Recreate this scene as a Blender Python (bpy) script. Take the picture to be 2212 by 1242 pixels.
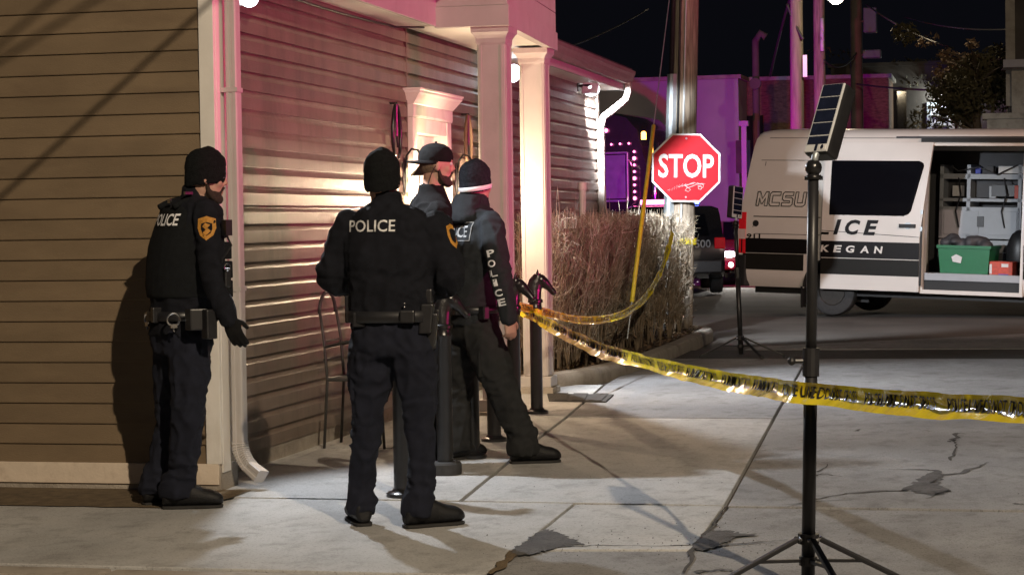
import bpy, bmesh, math, random
from mathutils import Vector, Matrix, noise
from mathutils.bvhtree import BVHTree
R = math.radians
random.seed(7)
for _o in list(bpy.data.objects): bpy.data.objects.remove(_o, do_unlink=True)
SC = bpy.context.scene
COL = SC.collection

# ------------------------------------------------------------------ camera
FPX, CAMH = 4500.0, 1.45
XV, YV, HS = 2146.0, 468.0, 0.015          # vanishing point of the long wall, tilt of the horizon
_yc = YV + HS * (XV - 1106)
ROLL = -math.atan(HS)
PITCH = math.atan((621 - _yc) * math.cos(ROLL) / FPX)
YAW = R(13.0337)
CM = Matrix.Rotation(YAW, 3, 'Z') @ Matrix.Rotation(math.pi / 2 - PITCH, 3, 'X') @ Matrix.Rotation(ROLL, 3, 'Z')
CAMPOS = Vector((0, 0, CAMH))
cd = bpy.data.cameras.new('camera')
cam = bpy.data.objects.new('camera', cd)
COL.objects.link(cam)
cam.matrix_world = Matrix.Translation(CAMPOS) @ CM.to_4x4()
cd.sensor_width = 36.0
cd.lens = FPX / 2212 * 36
cd.clip_start = 0.1
cd.clip_end = 600
SC.camera = cam

def ray(px, py): return CM @ Vector(((px - 1106) / FPX, -(py - 621) / FPX, -1))
def G(px, py, z=0.0):
    r = ray(px, py); return CAMPOS + r * ((z - CAMH) / r.z)
def PX(px, py, X):
    r = ray(px, py); return CAMPOS + r * (X / r.x)
def PY(px, py, Y):
    r = ray(px, py); return CAMPOS + r * (Y / r.y)

# ------------------------------------------------------------------ night sky, moon, exposure
w = bpy.data.worlds.new('World'); SC.world = w; w.use_nodes = True
wn = w.node_tree.nodes; wl = w.node_tree.links
bg = wn['Background']
sky = wn.new('ShaderNodeTexSky'); sky.sky_type = 'NISHITA'; sky.sun_disc = False
sky.sun_elevation = R(-4.0); sky.sun_rotation = R(200)
wl.new(sky.outputs[0], bg.inputs[0]); bg.inputs[1].default_value = 0.3
glow = wn.new('ShaderNodeBackground'); glow.inputs[0].default_value = (.62, .66, 1, 1); glow.inputs[1].default_value = .0042   # city glow in the night air
adds = wn.new('ShaderNodeAddShader'); wl.new(bg.outputs[0], adds.inputs[0]); wl.new(glow.outputs[0], adds.inputs[1]); wl.new(adds.outputs[0], wn['World Output'].inputs[0])
sd = bpy.data.lights.new('moon', 'SUN'); sd.energy = 0.012; sd.angle = R(0.5); sd.color = (.8, .88, 1)
so = bpy.data.objects.new('moon', sd); COL.objects.link(so); so.rotation_euler = (R(40), R(10), R(200))
SC.view_settings.view_transform = 'Standard'; SC.view_settings.look = 'None'
SC.view_settings.exposure = 0.0; SC.view_settings.gamma = 1.0
SC.view_settings.use_curve_mapping = False

def lamp(name, kind, loc, energy, color, radius=.1, target=None, spot=None, blend=.4):
    d = bpy.data.lights.new(name, kind); d.energy = energy; d.color = color
    if kind in ('POINT', 'SPOT'): d.shadow_soft_size = radius
    if kind == 'SPOT': d.spot_size = R(spot); d.spot_blend = blend
    o = bpy.data.objects.new(name, d); COL.objects.link(o); o.location = loc
    if target is not None:
        o.rotation_euler = (Vector(target) - Vector(loc)).to_track_quat('-Z', 'Y').to_euler()
    return o
KEYPOS = Vector((4.106, -1.473, 8.555))
# the street lamp behind the photographer and the flashing vehicles out of frame on the right
lamp('street_lamp_behind', 'POINT', KEYPOS, 7200, (1, .81, .59), .09)
lamp('police_beacon_red', 'SPOT', (9.5, 11.2, 1.75), 5400, (1, .02, .27), .12, (-3.0, 15.2, 12.6), 94, .22)
lamp('street_lamp_across', 'SPOT', (6.5, 20.0, 8.5), 3400, (1, .66, .56), .12, (-1.4, 31.0, .6), 42, 1.0)

# ------------------------------------------------------------------ materials
MATS = {}
def M(name, col, rough=.6, var=.12, scale=6.0, bump=0.0, bscale=60.0, metal=0.0, spec=.5, emis=None, estr=0.0, stretch=(1, 1, 1), coat=0.0, trans=0.0, alpha=1.0):
    if name in MATS: return MATS[name]
    m = bpy.data.materials.new(name); m.use_nodes = True; MATS[name] = m
    nt = m.node_tree; N = nt.nodes; L = nt.links
    b = N['Principled BSDF']
    b.inputs['Roughness'].default_value = rough; b.inputs['Metallic'].default_value = metal
    b.inputs['Specular IOR Level'].default_value = spec
    b.inputs['Coat Weight'].default_value = coat
    b.inputs['Transmission Weight'].default_value = trans
    b.inputs['Alpha'].default_value = alpha
    if emis:
        b.inputs['Emission Color'].default_value = (*emis, 1); b.inputs['Emission Strength'].default_value = estr
    geo = N.new('ShaderNodeNewGeometry'); mp = N.new('ShaderNodeMapping'); mp.inputs['Scale'].default_value = stretch
    L.new(geo.outputs['Position'], mp.inputs['Vector'])
    nz = N.new('ShaderNodeTexNoise'); nz.inputs['Scale'].default_value = scale; nz.inputs['Detail'].default_value = 6
    L.new(mp.outputs[0], nz.inputs['Vector'])
    cr = N.new('ShaderNodeValToRGB')
    cr.color_ramp.elements[0].position = .3; cr.color_ramp.elements[1].position = .7
    cr.color_ramp.elements[0].color = (*[max(0, c * (1 - var)) for c in col], 1)
    cr.color_ramp.elements[1].color = (*[min(1, c * (1 + var)) for c in col], 1)
    L.new(nz.outputs['Fac'], cr.inputs[0]); L.new(cr.outputs[0], b.inputs['Base Color'])
    if bump:
        n2 = N.new('ShaderNodeTexNoise'); n2.inputs['Scale'].default_value = bscale; n2.inputs['Detail'].default_value = 4
        L.new(mp.outputs[0], n2.inputs['Vector'])
        bp = N.new('ShaderNodeBump'); bp.inputs['Strength'].default_value = bump; bp.inputs['Distance'].default_value = .01
        L.new(n2.outputs['Fac'], bp.inputs['Height']); L.new(bp.outputs[0], b.inputs['Normal'])
    return m

def layer_dirt(m, col, scale, lo, hi, stretch=(1, 1, 1), amount=1.0, rough=None):
    """mix a second colour over a material through its own noise (stains, dirt, wear)"""
    nt = m.node_tree; N = nt.nodes; L = nt.links; b = N['Principled BSDF']
    src = b.inputs['Base Color'].links[0].from_socket
    geo = N.new('ShaderNodeNewGeometry'); mp = N.new('ShaderNodeMapping'); mp.inputs['Scale'].default_value = stretch
    mp.inputs['Location'].default_value = (random.random() * 9, random.random() * 9, random.random() * 9)
    L.new(geo.outputs['Position'], mp.inputs['Vector'])
    nz = N.new('ShaderNodeTexNoise'); nz.inputs['Scale'].default_value = scale; nz.inputs['Detail'].default_value = 8; nz.inputs['Roughness'].default_value = .62
    L.new(mp.outputs[0], nz.inputs['Vector'])
    mr = N.new('ShaderNodeMapRange'); mr.inputs[1].default_value = lo; mr.inputs[2].default_value = hi; mr.inputs[4].default_value = amount
    L.new(nz.outputs['Fac'], mr.inputs[0])
    mx = N.new('ShaderNodeMix'); mx.data_type = 'RGBA'
    L.new(mr.outputs[0], mx.inputs[0]); L.new(src, mx.inputs[6]); mx.inputs[7].default_value = (*col, 1)
    L.new(mx.outputs[2], b.inputs['Base Color'])
    return m

def per_board(m, amt=.12):
    nt = m.node_tree; N = nt.nodes; L = nt.links; b = N['Principled BSDF']; src = b.inputs['Base Color'].links[0].from_socket
    oi = N.new('ShaderNodeObjectInfo'); mr = N.new('ShaderNodeMapRange'); mr.inputs[3].default_value = 1 - amt; mr.inputs[4].default_value = 1 + amt
    L.new(oi.outputs['Random'], mr.inputs[0]); hs = N.new('ShaderNodeHueSaturation'); L.new(mr.outputs[0], hs.inputs['Value']); L.new(src, hs.inputs['Color']); L.new(hs.outputs[0], b.inputs['Base Color'])
m_front = M('front_siding', (.180, .130, .078), .55, .10, 3, .25, 90, stretch=(1, 1, 3))
m_side = M('side_siding', (.17, .128, .10), .38, .14, 2.0, .2, 70, stretch=(1, 1.2, 4))
layer_dirt(m_side, (.065, .048, .038), 2.2, .46, .78, (1, 2.5, .35), .8)
layer_dirt(m_side, (.05, .048, .034), 9, .55, .8, (1, 1, .5), .5)
layer_dirt(m_front, (.10, .066, .04), 3.2, .52, .85, (.6, 1, 2.2), .55)
per_board(m_front, .07); per_board(m_side, .10)
m_white = M('white_trim', (.74, .71, .66), .45, .06, 5, .08, 40)
layer_dirt(m_white, (.42, .37, .31), 6, .56, .85, (1, 1, .4), .55)
m_base = M('base_board', (.66, .56, .45), .6, .08, 7, .2, 60)
layer_dirt(m_base, (.34, .27, .2), 12, .52, .8, (1, 1, 1), .5)
m_soffit = M('soffit_white', (.76, .72, .66), .5, .05, 4, .05, 30)
m_conc = M('concrete', (.46, .46, .45), .88, .13, 1.1, .55, 140)
layer_dirt(m_conc, (.50, .485, .46), 2.6, .46, .74, (1, 1, 1), .65)
layer_dirt(m_conc, (.22, .21, .195), .9, .52, .80, (1.6, .7, 1), .75)
layer_dirt(m_conc, (.24, .235, .225), 9, .50, .68, (1, .7, 1), .55)
layer_dirt(m_conc, (.14, .13, .12), 75, .55, .66, (1, 1, 1), .6)
layer_dirt(m_conc, (.62, .60, .57), 130, .57, .68, (1, 1, 1), .55)
m_lot = M('worn_concrete', (.27, .27, .272), .9, .14, 1.3, .7, 160)
layer_dirt(m_lot, (.38, .378, .372), 1.8, .45, .78, (1.3, .6, 1), .6)
layer_dirt(m_lot, (.11, .10, .095), .7, .52, .8, (1, .6, 1), .7)
layer_dirt(m_lot, (.12, .115, .11), 8, .50, .68, (1, .6, 1), .55)
layer_dirt(m_lot, (.075, .072, .07), 80, .55, .66, (1, 1, 1), .7)
layer_dirt(m_lot, (.45, .445, .44), 120, .57, .68, (1, 1, 1), .55)
m_asph = M('asphalt', (.058, .055, .053), .9, .25, 4, 1.0, 190)
layer_dirt(m_asph, (.12, .112, .105), 150, .58, .75, (1, 1, 1), .8)
m_road = M('road_asphalt', (.085, .074, .064), .85, .2, .8, .7, 120)
layer_dirt(m_road, (.16, .14, .12), 1.3, .48, .8, (.5, 1.4, 1), .6)
m_soil = M('dark_soil_strip', (.145, .105, .06), .95, .3, 14, 1.0, 90)
m_mulch = M('mulch', (.10, .068, .045), .95, .45, 22, 1.2, 120)
m_kerb = M('kerb_concrete', (.36, .32, .27), .85, .16, 4, .7, 90)
layer_dirt(m_kerb, (.15, .125, .10), 6, .5, .75, (1, 1, 1), .7)
m_joint = M('joint_filler', (.055, .05, .045), .95, .3, 30, .5, 150)
m_black = M('black_iron', (.012, .012, .013), .28, .2, 20, .15, 60, spec=.6)
m_rubber = M('rubber', (.035, .035, .036), .8, .2, 30, .3, 120)
m_blackpl = M('black_plastic', (.016, .016, .018), .4, .15, 20)
m_navy = M('navy_cloth', (.0085, .0095, .0145), .9, .25, 30, .6, 420, spec=.25)
m_trous = M('navy_trousers', (.0105, .0125, .023), .88, .25, 25, .6, 380, spec=.3)
m_blackcl = M('black_cloth', (.009, .009, .0095), .92, .25, 30, .6, 400, spec=.2)
m_slate = M('slate_softshell', (.019, .022, .026), .85, .2, 22, .5, 300, spec=.3)
m_slate_tr = M('slate_trousers', (.023, .024, .025), .88, .2, 22, .6, 320, spec=.25)
m_vest = M('vest_cordura', (.010, .0115, .0135), .85, .2, 40, .7, 500, spec=.2)
m_knit = M('beanie_knit', (.009, .010, .011), .95, .3, 60, 1.0, 330, spec=.2)
m_knitg = M('beanie_slate', (.02, .023, .03), .95, .3, 60, .8, 330, spec=.2)
m_skin = M('skin', (.46, .27, .20), .55, .10, 25, .2, 160)
m_hair = M('hair', (.035, .022, .015), .75, .3, 80, .8, 300)
m_leather = M('boot_leather', (.010, .010, .011), .5, .25, 40, .4, 160, spec=.3)
m_sole = M('boot_sole', (.02, .019, .018), .8, .2, 40)
m_print = M('white_print', (.62, .62, .62), .55, .12, 60)
m_reflect = M('reflective_print', (.85, .85, .87), .4, .06, 60)
m_dimprint = M('grey_print', (.30, .31, .32), .6, .15, 60)
m_gold = M('gold_thread', (.52, .24, .035), .6, .2, 90, .4, 300)
m_chrome = M('chrome', (.75, .75, .76), .18, .05, 20, metal=1)
m_steel = M('galvanised', (.42, .46, .48), .45, .14, 10, .1, 60, metal=.6)
m_wood = M('pole_wood', (.33, .275, .215), .95, .3, 5, .9, 30, stretch=(7, 7, .5), spec=.05)
layer_dirt(m_wood, (.085, .062, .045), 9, .5, .7, (6, 6, .25), .8)
m_wood2 = M('dark_pole_wood', (.12, .10, .085), .88, .3, 4, .8, 30, stretch=(6, 6, .5))
m_red = M('sign_red', (.42, .005, .013), .6, .05, 12, spec=.2)
m_signw = M('sign_white', (.66, .66, .66), .5, .04, 12, spec=.3)
m_trim2 = M('porch_trim', (.46, .43, .41), .5, .06, 5, .08, 40)
layer_dirt(m_trim2, (.30, .26, .23), 6, .56, .85, (1, 1, .4), .5)
m_patch = M('patch_asphalt', (.115, .112, .112), .92, .25, 6, 1.0, 170)
layer_dirt(m_patch, (.05, .048, .046), 40, .52, .66, (1, 1, 1), .8)
m_yellow = M('yellow_guard', (.72, .62, .04), .45, .1, 14)
layer_dirt(m_yellow, (.22, .17, .04), 14, .56, .75, (1, 1, .5), .6)
m_tape = M('tape_yellow', (.80, .64, .03), .14, .08, 9, .5, 16, spec=.9)
m_tapetx = M('tape_black', (.018, .017, .012), .4, .1, 40)
m_twig = M('twig', (.28, .215, .145), .85, .45, 6)
m_twig2 = M('twig_grey', (.47, .41, .32), .85, .35, 6)
m_leafd = M('dead_leaf', (.20, .13, .075), .8, .4, 9)
m_van = M('van_paint', (.74, .70, .66), .25, .03, 3, coat=.4)
m_vang = M('van_stripe_grey', (.0125, .0115, .0095), .55, .06, 10, spec=.25)
m_vanb = M('van_stripe_black', (.005, .0035, .004), .5, .1, 10, spec=.25)
m_vblk = M('van_trim', (.014, .014, .015), .6, .1, 20)
m_glassd = M('dark_glass', (.004, .004, .006), .08, .05, 5, spec=.5)
m_tail = M('tail_red', (.55, .012, .02), .15, .08, 30, coat=.5, emis=(1, .02, .03), estr=.10)
m_tailw = M('tail_clear', (.80, .62, .60), .12, .05, 30, coat=.5)
m_cab = M('cabinet_grey', (.36, .38, .41), .5, .06, 6)
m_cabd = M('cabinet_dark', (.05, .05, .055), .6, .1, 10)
m_green = M('green_tote', (.015, .16, .065), .4, .06, 8)
m_redbox = M('red_box', (.50, .05, .02), .5, .2, 30)
m_blue = M('blue_label', (.03, .05, .40), .5, .1, 20)
m_solar = M('solar_cell', (.012, .016, .035), .2, .2, 30, coat=.3)
m_silver = M('silver_plastic', (.60, .62, .64), .35, .05, 20)
m_stucco = M('stucco', (.40, .37, .40), .9, .1, 1.2, .6, 50)
m_brick = M('brown_brick', (.16, .09, .055), .9, .35, 9, .6, 40, stretch=(1, 1, 3))
m_darkb = M('dark_building', (.07, .058, .05), .9, .25, 3, .4, 30)
m_roof = M('roof_shingle', (.05, .047, .045), .9, .3, 12, .6, 60)
m_foliage = M('evergreen', (.085, .070, .03), .8, .5, 4)
m_bark = M('bark', (.10, .07, .045), .9, .3, 12, .8, 40)
m_truck = M('truck_paint', (.016, .014, .017), .22, .1, 8, coat=.5)
m_cruiser = M('cruiser_black', (.013, .012, .014), .2, .1, 8, coat=.5)
m_redcar = M('dark_red_paint', (.12, .012, .014), .25, .1, 8, coat=.5)
m_cable = M('cable', (.02, .02, .021), .6, .2, 20)
m_ledw = M('led_white', (.9, .92, 1), .3, 0, 5, emis=(.90, .95, 1), estr=8)
m_bulb = M('lantern_bulb', (1, .85, .65), .3, 0, 5, emis=(1, .80, .58), estr=25)
m_pink = M('led_pink', (.9, .3, .55), .3, 0, 5, emis=(1, .16, .42), estr=7)
m_amber = M('led_amber', (.9, .5, .1), .3, 0, 5, emis=(1, .48, .08), estr=8)
m_head = M('headlight', (1, .96, .9), .2, 0, 5, emis=(1, .93, .86), estr=10)
m_bluel = M('led_blue', (.2, .25, 1), .3, 0, 5, emis=(.12, .18, 1), estr=8)
m_street = M('street_lens', (1, .9, .7), .3, 0, 5, emis=(1, .88, .66), estr=22)
m_frost = M('lantern_glass', (.8, .7, .55), .2, .05, 5, trans=.85)

# ------------------------------------------------------------------ mesh helpers
class MB:
    def __init__(s): s.v = []; s.f = []
    def add(s, vs, fs):
        k = len(s.v); s.v += [Vector(v) for v in vs]; s.f += [tuple(i + k for i in f) for f in fs]; return s
    def box(s, lo, hi):
        x0, y0, z0 = lo; x1, y1, z1 = hi
        return s.add([(x0, y0, z0), (x1, y0, z0), (x1, y1, z0), (x0, y1, z0), (x0, y0, z1), (x1, y0, z1), (x1, y1, z1), (x0, y1, z1)],
                     [(3, 2, 1, 0), (4, 5, 6, 7), (0, 1, 5, 4), (1, 2, 6, 5), (2, 3, 7, 6), (3, 0, 4, 7)])
    def obox(s, c, ax, ay, az):
        c, ax, ay, az = Vector(c), Vector(ax), Vector(ay), Vector(az)
        v = [c + ax * i + ay * j + az * k for k in (-1, 1) for j in (-1, 1) for i in (-1, 1)]
        return s.add(v, [(0, 2, 3, 1), (4, 5, 7, 6), (0, 1, 5, 4), (1, 3, 7, 5), (3, 2, 6, 7), (2, 0, 4, 6)])
    def rings(s, rings, closed=True, cap=True):
        n = len(rings[0]); k = len(s.v)
        for r_ in rings: s.v += [Vector(p) for p in r_]
        for i in range(len(rings) - 1):
            for j in range(n if closed else n - 1):
                a = k + i * n + j; b = k + i * n + (j + 1) % n
                s.f.append((a, b, b + n, a + n))
        if cap and closed:
            s.f.append(tuple(reversed(range(k, k + n)))); s.f.append(tuple(range(k + (len(rings) - 1) * n, k + len(rings) * n)))
        return s
    def tube(s, pts, rad, n=8, cap=True):
        pts = [Vector(p) for p in pts]
        if not hasattr(rad, '__len__'): rad = [rad] * len(pts)
        t0 = (pts[1] - pts[0]).normalized()
        u = t0.orthogonal().normalized(); rs = []
        for i, p in enumerate(pts):
            t = ((pts[min(i + 1, len(pts) - 1)] - p).normalized() + (p - pts[max(i - 1, 0)]).normalized())
            if t.length < 1e-6: t = t0
            t.normalize(); u = (u - t * u.dot(t)).normalized(); v_ = t.cross(u)
            rs.append([p + (u * math.cos(2 * math.pi * j / n) + v_ * math.sin(2 * math.pi * j / n)) * rad[i] for j in range(n)])
        return s.rings(rs, True, cap)
    def lathe(s, prof, c=(0, 0, 0), n=20):
        c = Vector(c)
        return s.rings([[c + Vector((r_ * math.cos(2 * math.pi * j / n), r_ * math.sin(2 * math.pi * j / n), z)) for j in range(n)] for r_, z in prof])
    def prism(s, poly, ext):
        """poly: list of 3-D points, ext: extrusion vector"""
        p = [Vector(q) for q in poly]; e = Vector(ext); n = len(p)
        return s.add(p + [q + e for q in p], [tuple(reversed(range(n))), tuple(range(n, 2 * n))] + [(i, (i + 1) % n, (i + 1) % n + n, i + n) for i in range(n)])
    def ball(s, c, r_, n=12, m=8, axes=None):
        c = Vector(c); ax = axes or (Vector((1, 0, 0)), Vector((0, 1, 0)), Vector((0, 0, 1)))
        if not hasattr(r_, '__len__'): r_ = (r_, r_, r_)
        rs = []
        for i in range(m + 1):
            a = math.pi * (i / m); sa = max(math.sin(a), .02); ca = -math.cos(a)
            rs.append([c + ax[0] * (r_[0] * sa * math.cos(2 * math.pi * j / n)) + ax[1] * (r_[1] * sa * math.sin(2 * math.pi * j / n)) + ax[2] * (r_[2] * ca) for j in range(n)])
        return s.rings(rs)
    def xf(s, mat):
        s.v = [mat @ v for v in s.v]; return s
    def join(s, o): return s.add(o.v, o.f)

def wloc(o):
    l = Vector((0, 0, 0))
    while o is not None: l += o.location; o = o.parent
    return l
def mesh_of(name, mb, mat, off=Vector((0, 0, 0)), smooth=False, fix=True):
    me = bpy.data.meshes.new(name); me.from_pydata([v - off for v in mb.v], [], mb.f)
    if fix:
        bm = bmesh.new(); bm.from_mesh(me); bmesh.ops.recalc_face_normals(bm, faces=bm.faces); bm.to_mesh(me); bm.free()
    if mat: me.materials.append(mat)
    if smooth:
        me.polygons.foreach_set('use_smooth', [True] * len(me.polygons))
    me.update(); return me
def link(name, me, parent=None, loc=(0, 0, 0)):
    o = bpy.data.objects.new(name, me); COL.objects.link(o); o.location = loc
    if parent: o.parent = parent
    return o
def part(name, mb, mat, parent, smooth=False, local=False, bev=0, auto=None):
    """mesh child; vertices in world space unless local"""
    off = Vector((0, 0, 0)) if local else wloc(parent)
    me = mesh_of(name, mb, mat, off, smooth)
    if bev: bevel(me, bev)
    if auto: sharp(me, auto)
    return link(name, me, parent)
def top(name, mb, mat, loc, smooth=False, bev=0, auto=None):
    me = mesh_of(name, mb, mat, Vector(loc), smooth)
    if bev: bevel(me, bev)
    if auto: sharp(me, auto)
    return link(name, me, None, loc)
def bevel(me, w_, seg=2):
    bm = bmesh.new(); bm.from_mesh(me)
    es = [e for e in bm.edges if len(e.link_faces) == 2 and e.calc_face_angle(0) > .5]
    bmesh.ops.bevel(bm, geom=es, offset=w_, segments=seg, affect='EDGES', profile=.6, clamp_overlap=True)
    bm.to_mesh(me); bm.free()
def sharp(me, ang):
    me.polygons.foreach_set('use_smooth', [True] * len(me.polygons))
    bm = bmesh.new(); bm.from_mesh(me)
    for e in bm.edges:
        if len(e.link_faces) == 2 and e.calc_face_angle(0) > ang: e.smooth = False
    bm.to_mesh(me); bm.free()
def empty(name, loc, label=None, cat=None, group=None):
    o = bpy.data.objects.new(name, None); COL.objects.link(o); o.location = loc; o.empty_display_size = .1
    if label: tag(o, label, cat, group)
    return o
def tag(o, label=None, cat=None, group=None, kind=None):
    if label: o['label'] = label
    if cat: o['category'] = cat
    if group: o['group'] = group
    if kind: o['kind'] = kind
    return o
def copy_tree(o, parent=None):
    c = o.copy(); COL.objects.link(c); c.parent = parent
    for ch in list(o.children): copy_tree(ch, c)
    return c

def text2d(txt, size, bold=0.0, shear=0.0, space=1.0):
    """flat glyph mesh in the XY plane, centred; returns verts, faces, width"""
    cu = bpy.data.curves.new('glyphs', 'FONT'); cu.body = txt; cu.size = size; cu.offset = bold * size; cu.shear = shear
    cu.space_character = space; cu.align_x = 'CENTER'; cu.align_y = 'CENTER'; cu.resolution_u = 3
    o = bpy.data.objects.new('glyphs', cu); COL.objects.link(o)
    dg = bpy.context.evaluated_depsgraph_get(); me = bpy.data.meshes.new_from_object(o.evaluated_get(dg))
    vs = [v.co.copy() for v in me.vertices]; fs = [tuple(p.vertices) for p in me.polygons]
    bpy.data.objects.remove(o, do_unlink=True); bpy.data.meshes.remove(me); bpy.data.curves.remove(cu)
    x0 = min(v.x for v in vs); x1 = max(v.x for v in vs); y0 = min(v.y for v in vs); y1 = max(v.y for v in vs)
    cx, cy = (x0 + x1) / 2, (y0 + y1) / 2
    return [(v.x - cx, v.y - cy) for v in vs], fs, x1 - x0, y1 - y0
def text_on(txt, c, right, up, width, height, bold=.0, shear=0, space=1.0, thick=.004):
    """solid glyphs on a plane: returns MB (extruded along right x up)"""
    vs, fs, w0, h0 = text2d(txt, 1.0, bold, shear, space)
    c, right, up = Vector(c), Vector(right).normalized(), Vector(up).normalized(); nn = right.cross(up)
    mb = MB(); k = len(vs)
    P = [c + right * (x * width / w0) + up * (y * height / h0) for x, y in vs]
    mb.add([p + nn * thick for p in P] + P, fs)
    # side walls
    cnt = {}
    for f in fs:
        for a, b in zip(f, f[1:] + f[:1]): cnt[(min(a, b), max(a, b))] = cnt.get((min(a, b), max(a, b)), 0) + 1
    mb.f += [(a, b, b + k, a + k) for (a, b), n_ in cnt.items() if n_ == 1]
    return mb
def text_project(txt, bvh, c, right, up, width, height, push, bold=.0, shear=0, space=1.0, proud=.003):
    """glyphs laid on a curved surface by casting along `push`"""
    vs, fs, w0, h0 = text2d(txt, 1.0, bold, shear, space)
    bm = bmesh.new()
    bv = [bm.verts.new((x * width / w0, y * height / h0, 0)) for x, y in vs]
    for f in fs:
        try: bm.faces.new([bv[i] for i in f])
        except ValueError: pass
    for _ in range(2):
        es = [e for e in bm.edges if e.calc_length() > .018]
        if not es: break
        bmesh.ops.subdivide_edges(bm, edges=es, cuts=1)
    bmesh.ops.triangulate(bm, faces=bm.faces)
    c, right, up, push = Vector(c), Vector(right).normalized(), Vector(up).normalized(), Vector(push).normalized()
    mb = MB(); bm.verts.index_update(); out = []
    for v in bm.verts:
        o = c + right * v.co.x + up * v.co.y - push * .5
        h = bvh.ray_cast(o, push, 1.5)
        p = h[0] - push * proud if h[0] is not None else c + right * v.co.x + up * v.co.y
        out.append(p)
    mb.add(out, [tuple(v.index for v in f.verts) for f in bm.faces]); bm.free()
    return mb
# ================================================================== GROUND
g = MB().add([(-300, -150, -.03), (300, -150, -.03), (300, 450, -.03), (-300, 450, -.03)], [(0, 1, 2, 3)])
ground = tag(top('ground', g, m_road, (0, 0, -.03)), kind='structure')

def inset(poly, d):
    n = len(poly); out = []
    area = sum(poly[i][0] * poly[(i + 1) % n][1] - poly[(i + 1) % n][0] * poly[i][1] for i in range(n))
    sg = 1 if area > 0 else -1
    for i in range(n):
        p0, p1, p2 = Vector(poly[i - 1]), Vector(poly[i]), Vector(poly[(i + 1) % n])
        e1 = (p1 - p0).normalized(); e2 = (p2 - p1).normalized()
        n1 = Vector((-e1.y, e1.x)) * sg; n2 = Vector((-e2.y, e2.x)) * sg
        b = (n1 + n2); b = b / max(b.length_squared, .2) * 2
        out.append(p1 + b * d)
    return out
sidewalk = tag(empty('pavement', (0, 0, 0)), kind='structure')
def jx(y): return -1.34 - .05 * (y - 10.54)
SL = [
    ([(-12, 8.34), (-8.4, 8.34), (-8.4, 10.12), (-12, 10.12)], m_conc, .000),
    ([(-8.4, 8.34), (-5.25, 8.34), (-5.25, 10.12), (-8.4, 10.12)], m_conc, .000),
    ([(-5.25, 8.34), (-2.06, 8.34), (-2.12, 10.56), (-3.98, 10.56), (-4.12, 10.16), (-5.25, 10.12)], m_conc, -.001),
    ([(-2.05, 8.34), (-1.26, 8.4), (-1.30, 9.1), (-2.08, 9.0)], m_lot, -.004),
    ([(-2.08, 9.0), (-1.30, 9.1), (-1.34, 10.54), (-2.12, 10.5)], m_conc, .002),
    ([(-4.4, 10.57), (-2.74, 10.57), (-2.95, 13.0), (-4.4, 13.0)], m_conc, .001),
    ([(-4.4, 13.0), (-2.95, 13.0), (-3.12, 15.22), (-4.4, 15.22)], m_conc, .003),
    ([(-4.4, 15.22), (-3.12, 15.22), (-3.4, 18.3), (-4.4, 18.3)], m_conc, .002),
    ([(-2.74, 10.57), (jx(10.57), 10.56), (jx(15.22), 15.22), (-3.12, 15.22), (-2.95, 13.0)], m_conc, .000),
    ([(-3.12, 15.22), (jx(15.22), 15.22), (jx(21.8), 21.8), (-3.6, 21.8), (-3.4, 18.3)], m_lot, .002),
    ([(-1.26, 4.0), (9, 4.0), (9, 10.5), (-1.33, 10.5)], m_lot, -.002),
    ([(jx(10.53), 10.53), (9, 10.6), (9, 21.85), (jx(21.85), 21.8)], m_lot, .001),
    ([(-2.75, 23.35), (9, 23.9), (9, 29.5), (.36, 26.5), (-2.7, 23.9)], m_lot, .0),
]
for poly, mt, dz in SL:
    p = inset(poly, .012)
    mb = MB().prism([(a.x, a.y, -.08) for a in p], (0, 0, .08 + dz))
    part('slab', mb, mt, sidewalk, bev=.006)
# asphalt strip and street patches
part('asphalt_strip', MB().prism([(-3.6, 21.8, -.06), (9, 21.86, -.06), (9, 23.9, -.06), (-2.75, 23.34, -.06), (-3.6, 23.3, -.06)], (0, 0, .054)), m_asph, sidewalk)
# worn kerb edge at the very front of the pavement
kb = MB()
for i in range(6):
    x0 = -12 + i * 1.66
    kb = MB().box((x0, 8.12, -.12), (x0 + 1.645, 8.325, -.006 - .003 * (i % 2)))
    part('kerb_stone', kb, m_kerb, sidewalk, bev=.015)
# dark soil strip at the foot of the front wall
sb = MB(); nx = 60; rows = []
for j in range(6):
    y = 10.10 + .74 * j / 5
    rows.append([(-12 + (8.0) * i / nx, y + (.02 * noise.noise((i * .9, j, 3)) if j in (0,) else 0), .004 + .012 * max(0, noise.noise((i * .6, j * 1.3, 0))) * (0 if j == 0 else 1)) for i in range(nx + 1)])
sb.rings(rows, closed=False)
tag(top('soil_strip', sb, m_soil, (-8, 10.4, 0), smooth=True), kind='structure')

# cracks and asphalt patches, as irregular ribbons bedded in the slabs
def ribbon(pts, ws, seed, n=5, z=.0042, jit=.35):
    rnd = random.Random(seed); P = []
    for i in range(len(pts) - 1):
        a, b = Vector(pts[i][:2]), Vector(pts[i + 1][:2])
        for k in range(n):
            t = k / n; P.append((a.lerp(b, t), ws[i] * (1 - t) + ws[i + 1] * t))
    P.append((Vector(pts[-1][:2]), ws[-1]))
    l = []; r_ = []
    for i, (p, w_) in enumerate(P):
        d = (P[min(i + 1, len(P) - 1)][0] - P[max(i - 1, 0)][0]).normalized(); nn = Vector((-d.y, d.x))
        c = p + nn * rnd.uniform(-jit, jit) * (w_ + .02)
        a = w_ * rnd.uniform(.35, 1.0); b = w_ * rnd.uniform(.35, 1.0)
        l.append((c.x + nn.x * a, c.y + nn.y * a, z)); r_.append((c.x - nn.x * b, c.y - nn.y * b, z))
    mb = MB(); k = len(l)
    mb.add(l + r_, [(i, i + 1, k + i + 1, k + i) for i in range(k - 1)]); return mb
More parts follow.
